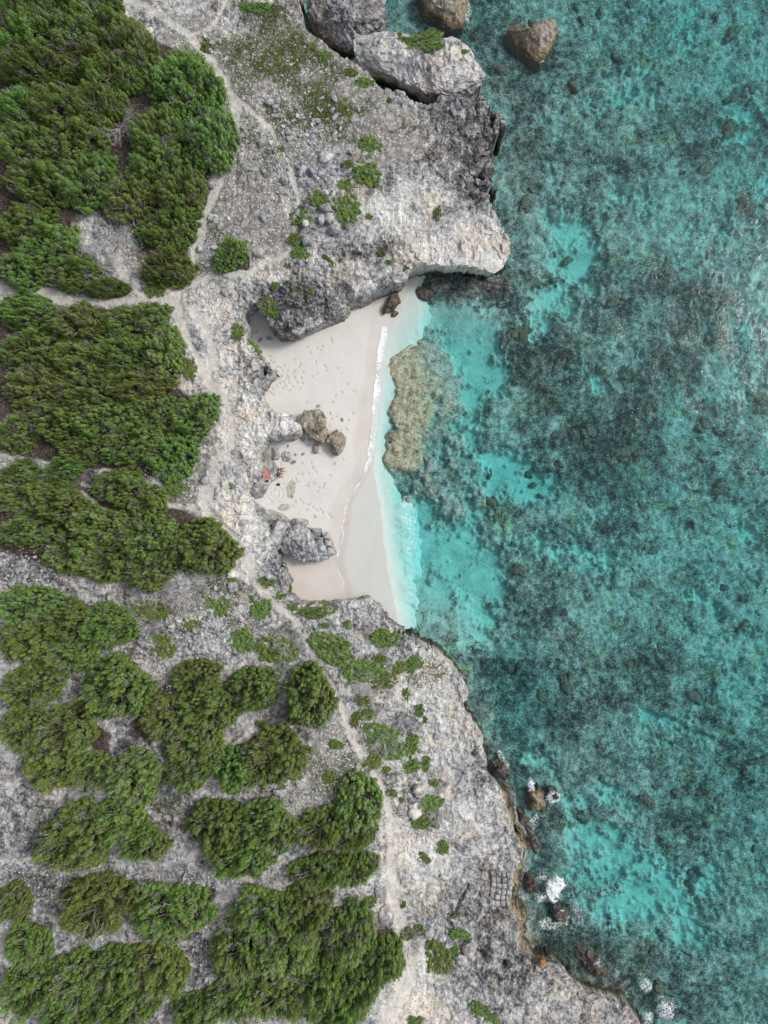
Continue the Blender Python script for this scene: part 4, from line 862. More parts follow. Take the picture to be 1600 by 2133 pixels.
boulder('sea_rock', 'brown wave washed rock off the south east ledge', [(1098, 1658), (1104, 1648), (1114, 1652), (1126, 1646), (1138, 1662), (1131, 1672), (1134, 1682), (1120, 1686), (1110, 1696), (1103, 1688), (1105, 1674)], 0.6, -1.6, 2.4, M_BROWNR, dome=0.35, under=-0.1, rough=0.24, seed=41)
boulder('sea_rock', 'small russet rock in the foam beside the wave washed rock', [(1146, 1650), (1158, 1648), (1168, 1660), (1162, 1672), (1148, 1668)], 0.3, -1.6, 1.9, M_DARKR, dome=0.35, under=-0.15, rough=0.24, seed=42, K=80, R1=16, R2=8)
boulder('sea_rock', 'dark rock in the white water below the square foam patch', [(1152, 1896), (1164, 1890), (1180, 1900), (1186, 1918), (1176, 1932), (1160, 1924), (1152, 1908)], 0.3, -1.6, 2.0, M_DARKR, dome=0.35, under=-0.15, rough=0.24, seed=43, K=80, R1=16, R2=8)
boulder('sea_rock', 'dark brown rock under the undercut southern shore', [(1205, 1978), (1225, 1975), (1250, 1995), (1268, 2025), (1262, 2042), (1236, 2034), (1215, 2015), (1204, 1995)], 0.2, -1.8, 2.2, M_DARKR, dome=0.4, under=-0.15, rough=0.24, seed=44)
boulder('sea_rock', 'dark awash rock at the foot of the notch above the brown ledge', [(1030, 1588), (1042, 1580), (1058, 1600), (1068, 1622), (1056, 1628), (1040, 1615)], 0.2, -1.4, 1.75, M_DARKR, dome=0.3, under=-0.15, rough=0.24, seed=45, K=80, R1=16, R2=8)
boulder('sea_rock', 'dark awash rock hugging the outer side of the brown ledge', [(1098, 1822), (1112, 1828), (1122, 1848), (1116, 1868), (1104, 1866), (1094, 1845)], 0.2, -1.4, 1.75, M_DARKR, dome=0.3, under=-0.15, rough=0.24, seed=46, K=80, R1=16, R2=8)
boulder('sea_rock', 'long dark reef rock awash below the tide ledge', [(1082, 1690), (1096, 1700), (1110, 1730), (1124, 1752), (1128, 1775), (1116, 1782), (1104, 1745), (1086, 1718)], 0.1, -1.5, 1.62, M_DARKR, dome=0.3, under=-0.15, rough=0.24, seed=47, K=80, R1=16, R2=8)
def land_rock(label, x, y, rx, ry, h, mat, seed, rot=0, n=7, cat='rock', **kw):
    zx, zy, zz = on_ground(x, y)
    r = random.Random(seed); poly = []
    for i in range(n):
        a = (i + r.uniform(-.3, .3)) / n * 2 * math.pi; k = 0.72 + 0.45 * r.random(); u, v = rx * k * math.cos(a), ry * k * math.sin(a)
        poly.append((x + u * math.cos(rot) - v * math.sin(rot), y + u * math.sin(rot) + v * math.cos(rot)))
    return boulder('rock', label, poly[::-1], zz + h * 0.6, zz - 0.1, h, mat, cat=cat, dome=0.3, under=0.05, rough=0.09, seed=seed, K=44, R1=9, R2=5, **kw)
land_rock('larger of the two white stones among the southern green mats', 863, 1697, 15, 12, 0.8, M_PALE, 61)
land_rock('smaller of the two white stones among the southern green mats', 861, 1681, 9, 7, 0.6, M_PALE, 62)
land_rock('grey slab tilted beside the lower footpath', 792, 1860, 17, 13, 0.7, M_GREY, 63, 0.8)
land_rock('second grey slab below the tilted one on the lower footpath', 803, 1910, 16, 22, 0.6, M_GREY, 64, -0.3)
land_rock('pale rounded boulder right of the lower shelf mats', 872, 1646, 13, 12, 0.9, M_ROCK, 65)
land_rock('white pale stone at the foot of a bush on the headland', 636, 463, 7, 8, 0.7, M_PALE, 66)
land_rock('long grey slab leaning under the round headland bush', 679, 432, 15, 8, 0.9, M_GREY, 67, 0.5)
land_rock('grey slab in the middle of the stacked headland stones', 668, 455, 8, 12, 0.9, M_GREY, 68, 0.2)
land_rock('blue grey slab at the right of the stacked headland stones', 687, 453, 11, 10, 0.9, M_GREY, 69)
land_rock('grey boulder lowest of the stacked headland stones', 698, 478, 15, 13, 1.1, M_GREY, 70)
land_rock('round grey boulder beside the flat olive bush', 638, 498, 11, 10, 0.8, M_GREY, 71)
land_rock('round pale boulder beside the faint side path', 540, 525, 11, 9, 0.7, M_ROCK, 72)
land_rock('blue grey stone alone on the right of the footpath', 440, 383, 9, 8, 0.7, M_GREY, 73)
land_rock('round grey stone on the footpath verge below the thicket corner', 413, 425, 10, 9, 0.7, M_GREY, 74)
land_rock('grey stone at the left tip of the lone oval bush', 416, 518, 7, 8, 0.6, M_GREY, 75)
land_rock('blue grey stone below the lone oval bush', 430, 551, 7, 7, 0.5, M_GREY, 76)
land_rock('large broken grey boulder right of the tall oval bush', 978, 1980, 16, 17, 1.0, M_GREY, 77, 0.5)
land_rock('grey boulder wedged below the broken grey boulder', 962, 2002, 16, 13, 0.9, M_GREY, 78)
land_rock('pale stone left of the olive strip', 920, 1958, 12, 8, 0.7, M_ROCK, 79)
land_rock('grey stone right of the narrow bush near the bottom', 893, 1950, 8, 10, 0.6, M_ROCK, 80)
land_rock('white round stone at the foot of the clean round rim tree', 482, 1198, 9, 8, 0.7, M_PALE, 81)
land_rock('blue grey boulder below the white round stone', 484, 1222, 11, 12, 0.8, M_GREY, 82)
land_rock('grey stone in the arms of the dark bush above the cove corner', 560, 1202, 11, 7, 0.7, M_GREY, 83)
land_rock('grey boulder left of the pair on the headland rubble', 547, 296, 10, 10, 0.7, M_GREY, 84)
land_rock('blue grey stone on the upper rubble near the footpath', 561, 211, 9, 7, 0.6, M_GREY, 85)
land_rock('grey slab leaning left in the middle of the rubble', 629, 357, 8, 13, 0.7, M_GREY, 86, 0.6)
land_rock('grey slab leaning right in the middle of the rubble', 648, 355, 6, 11, 0.7, M_GREY, 87, -0.5)
land_rock('round blue grey stone below the leaning slabs on the rubble', 593, 374, 9, 8, 0.6, M_GREY, 88)
land_rock('pale knobbly boulder left of the tiny headland bush', 680, 325, 16, 14, 0.8, M_ROCK, 89)
land_rock('orange stained block on the grey rock near the bottom right', 1132, 2007, 9, 9, 0.5, mat_rock('orange_rock', 0.4, 0.2, (0.75, 0.42, 0.25), False), 90)
land_rock('large grey embedded slab on the white ridge left of the visitors', 505, 1088, 15, 10, 0.4, M_GREY, 91, 0.3)
land_rock('blue grey rock on the path rim above the ridge', 427, 1000, 9, 9, 0.6, M_GREY, 92)
land_rock('dark grey stone on the verge below the pointed rim tree', 456, 838, 12, 9, 0.5, M_GREY, 93)
land_rock('blue grey flat rock at the top of the pale rubble in the lower middle', 585, 1652, 16, 10, 0.6, M_GREY, 94)

# squared cracked pavement on the south east shore
pv = thing('rock_pavement', 'grey rock ledge cracked into squared blocks above the brown shore', 'ledge', on_ground(1045, 1850))
pr = random.Random(5); zc = ground_z(pv.location.x, pv.location.y)
for r in range(6):
    for c in range(4):
        x0 = 1022 + c * 11 + 2 * math.sin(r); y0 = 1812 + r * 12 + 2 * c
        poly = [(x0 + pr.uniform(-.8, .8), y0), (x0 + 9.6, y0 + pr.uniform(-.8, .8)), (x0 + 9.6, y0 + 10.6), (x0, y0 + 10.4 + pr.uniform(-.8, .8))]
        gxp, gyp, gz = on_ground(x0 + 5, y0 + 5)
        part_boulder(pv, 'stone_block', poly[::-1], gz + 0.2, gz - 0.5, 0.92 + pr.uniform(-.1, .12), M_GREYB, dome=0.08, under=0.02, rough=0.04, seed=200 + r * 4 + c, K=20, R1=3, R2=2)

# ------------------------------------------------------------------ loose stones
def stone_mesh(name, seed, mat):
    bme = bpy.data.meshes.new(name)
    import bmesh
    b = bmesh.new(); bmesh.ops.create_icosphere(b, subdivisions=2, radius=1.0)
    r = random.Random(seed); planes = [Vector((r.gauss(0, 1), r.gauss(0, 1), r.gauss(0, 1))).normalized() for _ in range(7)]
    for v in b.verts:
        for pl in planes:
            d = v.co.dot(pl)
            if d > 0.48: v.co -= pl * (d - 0.48) * 0.95
        v.co.z *= 0.62; v.co.z += 0.25
    b.to_mesh(bme); b.free(); bme.materials.append(mat); return bme
STONES = [stone_mesh('stone', s, M_STONE if s < 4 else M_WSTONE) for s in range(6)]
zones = [('loose grey stone among the rubble of the upper headland slope', 'loose stones on the upper headland rubble', [(560, 330, 110, 110), (650, 380, 70, 90), (640, 250, 90, 60)], 150),
         ('loose stone in the pale rubble beside the upper footpath', 'loose stones beside the upper footpath', [(450, 120, 40, 90), (430, 470, 50, 70), (420, 600, 50, 45)], 60),
         ('pale stone in the scatter below the clean round rim tree', 'stones below the round rim tree', [(440, 1250, 60, 50), (390, 1280, 60, 40)], 50),
         ('grey stone lying in the rock field near the left edge', 'stones in the left rock field', [(60, 1190, 80, 40), (160, 1250, 50, 25)], 30),
         ('small stone on the white ridge behind the beach', 'stones on the white ridge', [(450, 760, 50, 110), (470, 1000, 40, 80)], 28),
         ('small stone scattered on the southern shelf', 'stones on the southern shelf', [(860, 1560, 70, 110), (900, 1700, 60, 80)], 26)]
sr = random.Random(42)
for lab, grp, areas, n in zones:
    k = 0; tries = 0
    while k < n and tries < n * 12:
        tries += 1
        ax, ay, arx, ary = sr.choice(areas); px_ = ax + sr.gauss(0, .55) * arx; py_ = ay + sr.gauss(0, .55) * ary
        x, y, z = on_ground(px_, py_)
        if field(path, x, y) > 0.4 or field(litter, x, y) > 0.5 or field(inl, x, y) < 1: continue
        o = add('loose_stone', STONES[sr.choice((0, 1, 2, 3, 0, 1, 2, 3, 4, 5)) if 'pale' not in lab else sr.choice((0, 2, 4, 5, 4))])
        s_ = 0.18 + 0.28 * sr.random() ** 2
        o.location = (x, y, z - 0.03); o.scale = (s_ * sr.uniform(.8, 1.5), s_ * sr.uniform(.7, 1.1), s_ * sr.uniform(.7, 1.1)); o.rotation_euler = (sr.uniform(-.3, .3), sr.uniform(-.3, .3), sr.uniform(0, 6.3))
        tag(o, lab, 'stone', grp); k += 1
for i, (x, y, r, lab) in enumerate([(664, 846, .24, 'small grey stone on the sand above the brown angular boulder'), (645, 917, .22, 'small stone between the rock spur and the brown boulder'), (630, 915, .26, 'flat chip of stone at the tip of the rock spur'), (714, 874, .24, 'small dark stone on the sand towards the waterline'), (690, 860, .18, 'pale half sunk stone on the upper sand'), (600, 930, .18, 'small dark stone behind the upright olive stone'), (616, 947, .16, 'tiny dark stone right of the flat broken stone'), (543, 708, .3, 'larger of the stones at the mouth of the sand notch'), (534, 692, .16, 'tiny dark stone inside the sand notch'), (658, 1075, .2, 'white lump on the sand above the big boulder'), (632, 946, .2, 'small grey stone left of the rectangular block'), (562, 706, .36, 'dark flat stone against the outcrop at the sand notch'), (578, 935, .16, 'thin dark stone at the head of the ledge')]):
    bxx, byy, bz = on_beach(x, y); o = add('beach_stone', STONES[(i * 2) % 4 if 'white' not in lab and 'pale' not in lab else 5]); o.location = (bxx, byy, bz); o.scale = (r * 1.2, r, r * .8); o.rotation_euler = (0, 0, i * 1.3)
    tag(o, lab, 'stone')

# pebbles nobody could count: one object
def scatter_stones(n):
    V = []; F = []; base = np.array([(1, 0, 0), (0, 1, 0), (-1, 0, 0), (0, -1, 0), (0, 0, .8), (0, 0, -.6)], float); tri = np.array([(0, 1, 4), (1, 2, 4), (2, 3, 4), (3, 0, 4), (1, 0, 5), (2, 1, 5), (3, 2, 5), (0, 3, 5)])
    areas = [(570, 320, 130, 140, 9), (620, 140, 140, 100, 4), (430, 300, 60, 280, 4), (430, 1270, 90, 60, 5), (720, 1600, 70, 120, 4), (250, 520, 60, 70, 4), (90, 1190, 110, 50, 3), (330, 1420, 60, 60, 3), (470, 900, 60, 200, 3), (620, 1680, 60, 40, 2), (560, 1870, 90, 20, 3), (440, 1950, 25, 110, 3), (60, 1820, 70, 70, 2), (900, 1600, 90, 200, 3), (340, 1010, 60, 40, 2), (860, 2060, 60, 60, 1.5), (180, 620, 90, 12, 2), (400, 1830, 50, 40, 2)]
    w = np.array([a[4] for a in areas]); w = w / w.sum(); r = np.random.default_rng(12); k = 0
    while k < n:
        a = areas[r.choice(len(areas), p=w)]; px_ = a[0] + r.normal() * .6 * a[2]; py_ = a[1] + r.normal() * .6 * a[3]
        x, y, _z = P(px_, py_, 5.4)
        if field(inl, x, y) < 1.0 or (field(path, x, y) > .5 and r.random() < .8): continue
        z = ground_z(x, y); s_ = 0.045 + 0.12 * r.random() ** 2.5
        m = base * s_ * r.uniform(.6, 1.4, 3) + r.normal(0, .12 * s_, (6, 3)); t = r.random() * 6.3; c, s = math.cos(t), math.sin(t)
        m = np.c_[m[:, 0] * c - m[:, 1] * s, m[:, 0] * s + m[:, 1] * c, m[:, 2]]
        V.append(m + (x, y, z + .02)); F.append(tri + 6 * k); k += 1
    return np.concatenate(V), np.concatenate(F)
v_, f_ = scatter_stones(7000)
tag(add('gravel', mesh_np('gravel', v_, f_), M_WSTONE), 'pale stone chips and gravel strewn over the rubble ground', None, None, 'stuff')

# ------------------------------------------------------------------ plants
def leaves(cen, nrm, L, Wd, r):
    """diamond leaves: centres, normals -> verts, quads"""
    n = len(cen); a = r.normal(size=(n, 3)); t = np.cross(nrm, a); t /= np.linalg.norm(t, axis=1, keepdims=True) + 1e-9; b = np.cross(nrm, t)
    l = L * r.uniform(.7, 1.3, (n, 1)); w = Wd * r.uniform(.7, 1.3, (n, 1))
    v = np.stack([cen - t * l, cen - b * w + nrm * w * .3, cen + t * l, cen + b * w + nrm * w * .3], 1).reshape(-1, 3)
    return v, np.arange(4 * n).reshape(n, 4)

def crown_mesh(name, R, Hh, seed, spacing, cr, leafL, leafW, per, tall=1.7, yellow=0.3, flat=2.6, gaps=0.12, spire=1.05, grey=0.10):
    r = np.random.default_rng(seed)
    n = int(math.pi * R * R / (spacing * spacing)); pts = []
    ph = r.uniform(0, 6.28, 5)
    for i in range(n):
        rho = math.sqrt((i + .5) / n); th = i * 2.39996
        ed = 1 + 0.10 * math.sin(2 * th + ph[0]) + 0.09 * math.sin(3 * th + ph[1]) + 0.06 * math.sin(5 * th + ph[2]) + 0.05 * math.sin(8 * th + ph[3])
        x = rho * R * ed * math.cos(th) + r.normal() * spacing * .28; y = rho * R * ed * math.sin(th) + r.normal() * spacing * .28
        if r.random() < gaps * (0.4 + rho): continue
        big = 0.5 + 0.5 * math.sin(x * 2.1 / max(R, 1) * 2 + ph[4]) * math.sin(y * 2.3 / max(R, 1) * 2 + ph[1])
        lumpv = float(vnoise(np.array([x * 0.95 + seed]), np.array([y * 0.95]), seed)[0])
        z = Hh * max(0.10, (1 - min(rho, 1) ** flat) ** 0.62) * (0.58 + 0.10 * big + 0.42 * lumpv + 0.14 * r.random())
        pts.append((x, y, z, rho))
        if rho > 0.72:                                        # skirt: more sprays under the rim so the side is closed
            pts.append((x * 1.0 + r.normal() * .1, y + r.normal() * .1, z * 0.55 * r.uniform(.6, 1.1), rho))
    ns = max(5, int(math.pi * R * R / spire ** 2)); sp = np.array([(math.sqrt(r.random()) * R * math.cos(t_), math.sqrt(r.random()) * R * math.sin(t_)) for t_ in r.uniform(0, 6.283, ns)])
    sp *= np.array([[max(.15, r.random() ** .5)] for _ in sp]) ** .2; tone = r.random(ns); hgs = r.uniform(.72, 1.12, ns)
    C_, N_, K_ = [], [], []
    for (x, y, z, rho) in pts:
        dd_ = np.hypot(sp[:, 0] - x, sp[:, 1] - y); j_ = int(dd_.argmin()); z *= hgs[j_] * (1 - .58 * min(1.15, dd_[j_] / (spire * .72)) ** 1.4); tn = tone[j_]
        a = cr * r.uniform(.75, 1.25); hgt = a * tall * r.uniform(.7, 1.45)
        ang = math.atan2(y, x); out = 0.28 * rho
        m = int(per * r.uniform(.8, 1.2)); u = r.uniform(-.35, 1, m); t = r.uniform(0, 6.283, m); q = np.sqrt(1 - u * u)
        nv = np.stack([q * np.cos(t), q * np.sin(t), u], -1)
        shell = r.uniform(.78, 1.06, (m, 1))
        off_ = nv * shell * (a, a, hgt)
        off_[:, 0] += off_[:, 2] * out * math.cos(ang); off_[:, 1] += off_[:, 2] * out * math.sin(ang)
        c = np.array((x, y, max(z - hgt, hgt * .25))) + off_
        nn = nv * (1, 1, .75) + (0, 0, .45) + r.normal(0, .42, (m, 3)); nn /= np.linalg.norm(nn, axis=1, keepdims=True)
        base = np.array((0.105, 0.215, 0.038)); yl = np.array((0.28, 0.345, 0.055)); dk = np.array((0.060, 0.125, 0.030)); gy_ = np.array((0.25, 0.28, 0.18))
        k = .35 * r.random() + .65 * tn; col = base * (1 - yellow * k) + yl * yellow * k
        if r.random() < .22: col = col * .4 + dk * .6
        if r.random() < grey: col = col * .45 + gy_ * .55
        col = col * r.uniform(.8, 1.22)
        cc = np.tile(col, (m, 1)) * r.uniform(.72, 1.3, (m, 1))
        tip = (u > .55) & (r.random(m) < .4); cc[tip] = cc[tip] * .5 + yl * .55
        C_.append(c); N_.append(nn); K_.append(cc)
    C_ = np.concatenate(C_); N_ = np.concatenate(N_); K_ = np.concatenate(K_)
    C_[:, 2] = np.maximum(C_[:, 2], 0.05)
    v, f = leaves(C_, N_, leafL, leafW, r)
    me = mesh_np(name, v, f); attr(me, 'leaf', np.repeat(K_, 4, axis=0)); return me

def tube(V, F, p, q, r0, r1, sides=5):
    p, q = Vector(p), Vector(q); d = (q - p).normalized(); a = d.orthogonal().normalized(); b = d.cross(a); n = len(V)
    for c, rr in ((p, r0), (q, r1)):
        for i in range(sides):
            t = i / sides * 6.2832; V.append(tuple(c + a * rr * math.cos(t) + b * rr * math.sin(t)))
    for i in range(sides): F.append((n + i, n + (i + 1) % sides, n + sides + (i + 1) % sides, n + sides + i))

def branching(V, F, p, d, L, r, depth, rng, spread=.55, sides=5):
    q = Vector(p); dd = Vector(d).normalized(); seg = 3
    for s in range(seg):
        nd = (dd + Vector((rng.gauss(0, .14), rng.gauss(0, .14), rng.gauss(0, .08)))).normalized(); e = q + nd * L / seg
        tube(V, F, q, e, r * (1 - .25 * s / seg), r * (1 - .25 * (s + 1) / seg), sides); q = e; dd = nd
    if depth > 0:
        for k in range(rng.choice((2, 3, 3))):
            nd = (dd + Vector((rng.gauss(0, spread), rng.gauss(0, spread), rng.gauss(.1, spread * .5)))).normalized()
            branching(V, F, q, nd, L * rng.uniform(.6, .85), r * .62, depth - 1, rng, spread, max(3, sides - 1))

def wood_mesh(name, fn, mat, seed):
    V, F = [], []; fn(V, F, random.Random(seed)); me = bpy.data.meshes.new(name); me.from_pydata(V, [], F); me.update(); me.materials.append(mat); return me

TR, TH = 3.3, 3.6
def trunk_fn(V, F, r): tube(V, F, (0, 0, -.3), (.1, .05, .5), .22, .17, 8); tube(V, F, (.1, .05, .5), (.05, .15, 1.1), .17, .13, 8)
def limb_fn(k):
    def fn(V, F, r):
        a = k / 5 * 6.283 + r.uniform(-.3, .3); branching(V, F, (.06, .12, .9), (math.cos(a) * .9, math.sin(a) * .9, .45), .95, .085, 2, r, .40, 5)
    return fn
def twig_fn(V, F, r):
    for k in range(38):
        a = r.uniform(0, 6.283); rad = r.uniform(.55, 1.0) * TR; z = r.uniform(.6, 1.0) * TH * max(.2, (1 - (rad / TR) ** 2.6)) ** .6 * .9
        branching(V, F, (rad * .75 * math.cos(a), rad * .75 * math.sin(a), z * .6), (math.cos(a) * .8, math.sin(a) * .8, 1.0), .5, .022, 2, r, .4, 3)

TREE_PROTO = []
for v in range(8):
    root = thing('wind_shaped_tree', 'x', 'tree')
    yl = (0.25, 0.55, 0.15, 0.8, 0.35, 0.6, 0.1, 0.45)[v]
    add('crown', crown_mesh('crown', TR, TH, 500 + v, 0.36, 0.25, 0.085, 0.043, 88, tall=(2.0, 2.5, 2.9, 2.2)[v % 4], yellow=yl + .15, gaps=0.10, grey=(.06, .10, .25, .08, .12, .3, .05, .16)[v], spire=(1.0, 1.15, .9, 1.2, 1.0, 1.1, .95, 1.05)[v]), M_LEAF, root)
    tk = add('trunk', wood_mesh('trunk', trunk_fn, M_BARK, v), None, root)
    for k in range(5): add('limb', wood_mesh('limb', limb_fn(k), M_BARK, v * 10 + k), None, tk)
    add('dead_twigs', wood_mesh('dead_twigs', twig_fn, M_TWIG, 70 + v), None, root)
    TREE_PROTO.append(root)
SH_R, SH_H = 1.0, 0.62
SHRUB_PROTO = []
for v in range(6):
    root = thing('low_shrub', 'x', 'shrub')
    add('foliage', crown_mesh('foliage', SH_R, SH_H, 700 + v, 0.20, 0.15, 0.06, 0.034, 75, tall=1.2, yellow=(.3, .9, .5, .2, .7, .4)[v], gaps=0.18, flat=2.2, spire=.5), M_LEAF2, root)
    def st(V, F, r):
        for k in range(7):
            a = k / 7 * 6.283; branching(V, F, (0, 0, -.05), (math.cos(a), math.sin(a), .55), .38, .028, 1, r, .45, 4)
    add('stem', wood_mesh('stem', st, M_BARK, 90 + v), None, root)
    SHRUB_PROTO.append(root)

def put(protos, used, i, v, loc, rot, scl, name, label, cat, group):
    o = protos[v] if v not in used else copy_tree(protos[v]); used.add(v)
    o.location = loc; o.rotation_euler = (0, 0, rot); o.scale = scl; return tag(o, label, cat, group)

used = set(); tr_ = random.Random(3)
for i, (x, y, rx, ry, a, lab) in enumerate(TREES):
    light = any(w in lab for w in ('yellow', 'lime', 'olive', 'pale tip')); drk = 'dark' in lab
    v = tr_.choice((1, 3, 5)) if light else tr_.choice((2, 6)) if drk else tr_.choice((0, 2, 4, 7, 0, 4))
    k = S * (H - 7.3) / H; Rx, Ry = rx * k * 1.01, ry * k * 1.01
    hh = (0.88 * math.sqrt(Rx * Ry) + 2.0) * tr_.uniform(.85, 1.18)
    gxx, gyy, gz = on_ground(x, y, hh * 0.5)
    put(TREE_PROTO, used, i, v, (gxx, gyy, gz - 0.05), math.radians(-a) + (math.pi if tr_.random() < .5 else 0), (Rx / TR, Ry / TR, hh / TH), 'wind_shaped_tree', lab, 'tree', 'wind shaped trees of the coastal woods')
used2 = set()
for i, (x, y, rx, ry, a, lab) in enumerate(SHRUBS):
    light = any(w in lab for w in ('lime', 'yellow', 'light', 'bright', 'weedy')); v = tr_.choice((1, 4)) if light else tr_.choice((0, 2, 3, 5))
    if 'detached' in lab:
        gxx, gyy, gz = *P(x, y, 4.35)[:2], 4.0
        dg = bpy.context.evaluated_depsgraph_get() if i < 0 else None
    else: gxx, gyy, gz = on_ground(x, y, 0.2)
    k = S * (H - 5.6) / H; Rx, Ry = rx * k, ry * k; hh = 0.32 * math.sqrt(Rx * Ry) + 0.22
    o = put(SHRUB_PROTO, used2, i, v, (gxx, gyy, gz - 0.05), math.radians(-a) + tr_.choice((0, math.pi)), (Rx / SH_R, Ry / SH_R, hh / SH_H), 'low_shrub', lab, 'shrub', 'low shrubs on the limestone')
    if 'detached' in lab: o['_stack'] = 1

# dead grey shrubs
for i, (x, y, r, lab) in enumerate([(248, 262, 1.9, 'bare grey shrub in the dark gap of the upper left thicket'), (205, 560, 2.0, 'silver grey dead shrub right of the white rubble gap'), (165, 545, 1.5, 'smaller dead shrub left of the silver grey one'), (390, 1228, 2.2, 'wide grey dead brush below the big clump'), (330, 1232, 1.5, 'grey dead brush left of the wide dead brush'), (445, 1212, 1.4, 'grey dead brush at the foot of the round rim tree'), (178, 1668, 1.7, 'bare dead shrub on the brown soil in the lower woods'), (330, 1822, 1.9, 'fallen grey twigs below the olive trees'), (492, 1888, 2.0, 'bare branches at the head of the pale gully'), (50, 1068, 1.3, 'pale dead shrub in the trees at the left edge'), (40, 895, 1.6, 'bare grey branches lying across the left edge of the woods'), (572, 1425, 1.7, 'purple grey dead mat above the egg shaped tree'), (600, 1330, 1.4, 'grey dead wood on the mat left of the pale path'), (765, 1425, 1.3, 'grey dead patch in the thick green mat'), (800, 1548, 1.2, 'grey twigs on the lower shelf mats'), (905, 1697, 1.0, 'grey dead patch between the mats by the white stones'), (855, 1965, 1.3, 'grey dead twigs below the dark end bush'), (235, 475, 1.6, 'bare twigs over the white rubble gap'), (275, 445, 1.2, 'grey twigs at the top of the white rubble gap'), (90, 2010, 1.3, 'bare twigs between the bottom left trees'), (425, 1590, 1.3, 'dull twigs in the gap of the central south clump'), (310, 1300, 1.0, 'thin twigs beside the pebbly clearing')]):
    def fn(V, F, r, R=r):
        for k in range(46):
            a = r.uniform(0, 6.283); s_ = r.uniform(0, .5) * R
            branching(V, F, (s_ * math.cos(a), s_ * math.sin(a), -.05), (math.cos(a + r.gauss(0, .5)), math.sin(a + r.gauss(0, .5)), r.uniform(.15, .7)), R * .48, .030, 2, r, .42, 3)
    gxx, gyy, gz = on_ground(x, y, .3)
    tag(add('dead_shrub', wood_mesh('dead_shrub', fn, M_TWIG, 300 + i), None, None, (gxx, gyy, gz)), lab, 'dead shrub', 'dead grey shrubs')

# weeds: blades and small leaves on the green patches, one uncountable cover
def weeds(n):
    r = np.random.default_rng(31); C_ = []; m = 0
    w = np.where(near & (inl > 1.5), np.clip(grass * 1.4 + 2.2 * (fbm(GX, GY, 0.55, 4, 0.6, 77) - 0.5) - 0.35, 0, 1) * (grass > 0.08) * (1 - path) * (1 - litter), 0).ravel(); w /= w.sum()
    k = r.choice(len(w), n, p=w)
    c = CO[k] + r.normal(0, .09, (n, 3)) * (1, 1, .2) + (0, 0, .05)
    nn = r.normal(0, .5, (n, 3)) + (0, 0, 1); nn /= np.linalg.norm(nn, axis=1, keepdims=True)
    v, f = leaves(c, nn, .085, .04, r); col = np.where(r.random((n, 1)) < .5, np.array([[.12, .16, .03]]), np.array([[.075, .11, .03]])) * r.uniform(.7, 1.4, (n, 1))
    me = mesh_np('weeds', v, f); attr(me, 'leaf', np.repeat(col, 4, axis=0)); return me
tag(add('ground_cover', weeds(24000), M_LEAF2), 'thin green weeds growing through the rubble', None, None, 'stuff')

# ------------------------------------------------------------------ corals
def coral_mesh(name, seed, mat):
    import bmesh
    r = random.Random(seed); b = bmesh.new()
    for i in range(9):                                        # a cauliflower of knobs
        a = r.uniform(0, 6.283); d = 0.75 * r.random() ** .6 if i else 0; q = r.uniform(.28, .5) * (1.25 - .5 * d)
        m = Matrix.Translation((d * math.cos(a), d * math.sin(a), r.uniform(.0, .2) * (1 - d)))
        g = bmesh.ops.create_icosphere(b, subdivisions=2, radius=q, matrix=m)
        for v in g['verts']: v.co += Vector((r.gauss(0, .05), r.gauss(0, .05), r.gauss(0, .04))); v.co.z *= .75
    me = bpy.data.meshes.new(name); b.to_mesh(me); b.free(); me.materials.append(mat)
    return me
CORALS = [coral_mesh('coral_head', s, M_CORAL) for s in range(5)] + [coral_mesh('coral_head', 9, M_CORALP)]
def put_coral(px_, py_, r, lab, grp, mi):
    x, y, _z = P(px_, py_, -1.6); z = ground_z(x, y); x, y, _z = P(px_, py_, z)
    o = add('coral_head', CORALS[mi]); o.location = (x, y, z + .12 * r); o.scale = (r * (1 + .5 * math.sin(px_)), r * (1 + .3 * math.cos(py_)), r * .95); o.rotation_euler = (0, 0, px_ * 1.7)
    tag(o, lab, 'coral', grp)
for i, (x, y, r, lab) in enumerate([(981, 951, .40, 'lone round mauve coral head off the brown reef'), (1019, 990, .55, 'dark round coral head on the bright sand off the reef'), (1176, 1277, .45, 'dark purple round coral head east of the southern sand'), (1153, 1216, .42, 'mauve coral head above the dark purple round one'), (1509, 1226, .5, 'mauve coral boulder beside the right hand sand patch'), (1358, 1145, .5, 'navy coloured coral head towards the right edge'), (1052, 1025, .3, 'small dark coral knob right of the bright sand'), (1103, 985, .8, 'upper brown coral clump on the sand edge'), (1110, 1010, .7, 'lower brown coral clump on the sand edge'), (1165, 905, .7, 'left end of the dark double coral row'), (1195, 902, .8, 'right end of the dark double coral row'), (1125, 1033, .5, 'olive coral head right of the brown clumps'), (1193, 600, .4, 'dark coral head on the upper sand tongue'), (1183, 545, .6, 'dark coral clump at the top of the upper sand tongue'), (1155, 530, .5, 'coral clump left of the top of the sand tongue'), (1250, 770, .9, 'dark coral mound by the curved sand edge'), (1220, 655, .45, 'yellowish coral head in the dark coral field')]):
    put_coral(x, y, r, lab, None, 5 if ('mauve' in lab or 'purple' in lab) else i % 5)
cr_ = random.Random(17); k = 0
while k < 150:
    px_ = cr_.uniform(1010, 1600); py_ = cr_.uniform(10, 2120); x, y, _z = P(px_, py_, -2)
    if field(inl, x, y) > -2.5 or field(sandm, x, y) > cr_.uniform(.2, .75) or field(darkc, x, y) < cr_.uniform(0, .55): continue
    up = 'upper' if py_ < 700 else 'middle' if py_ < 1400 else 'lower'
    put_coral(px_, py_, .35 + .65 * cr_.random() ** 2.2, f'dark lumpy coral head in the {up} part of the reef', f'coral heads on the {up} reef', cr_.randrange(5)); k += 1

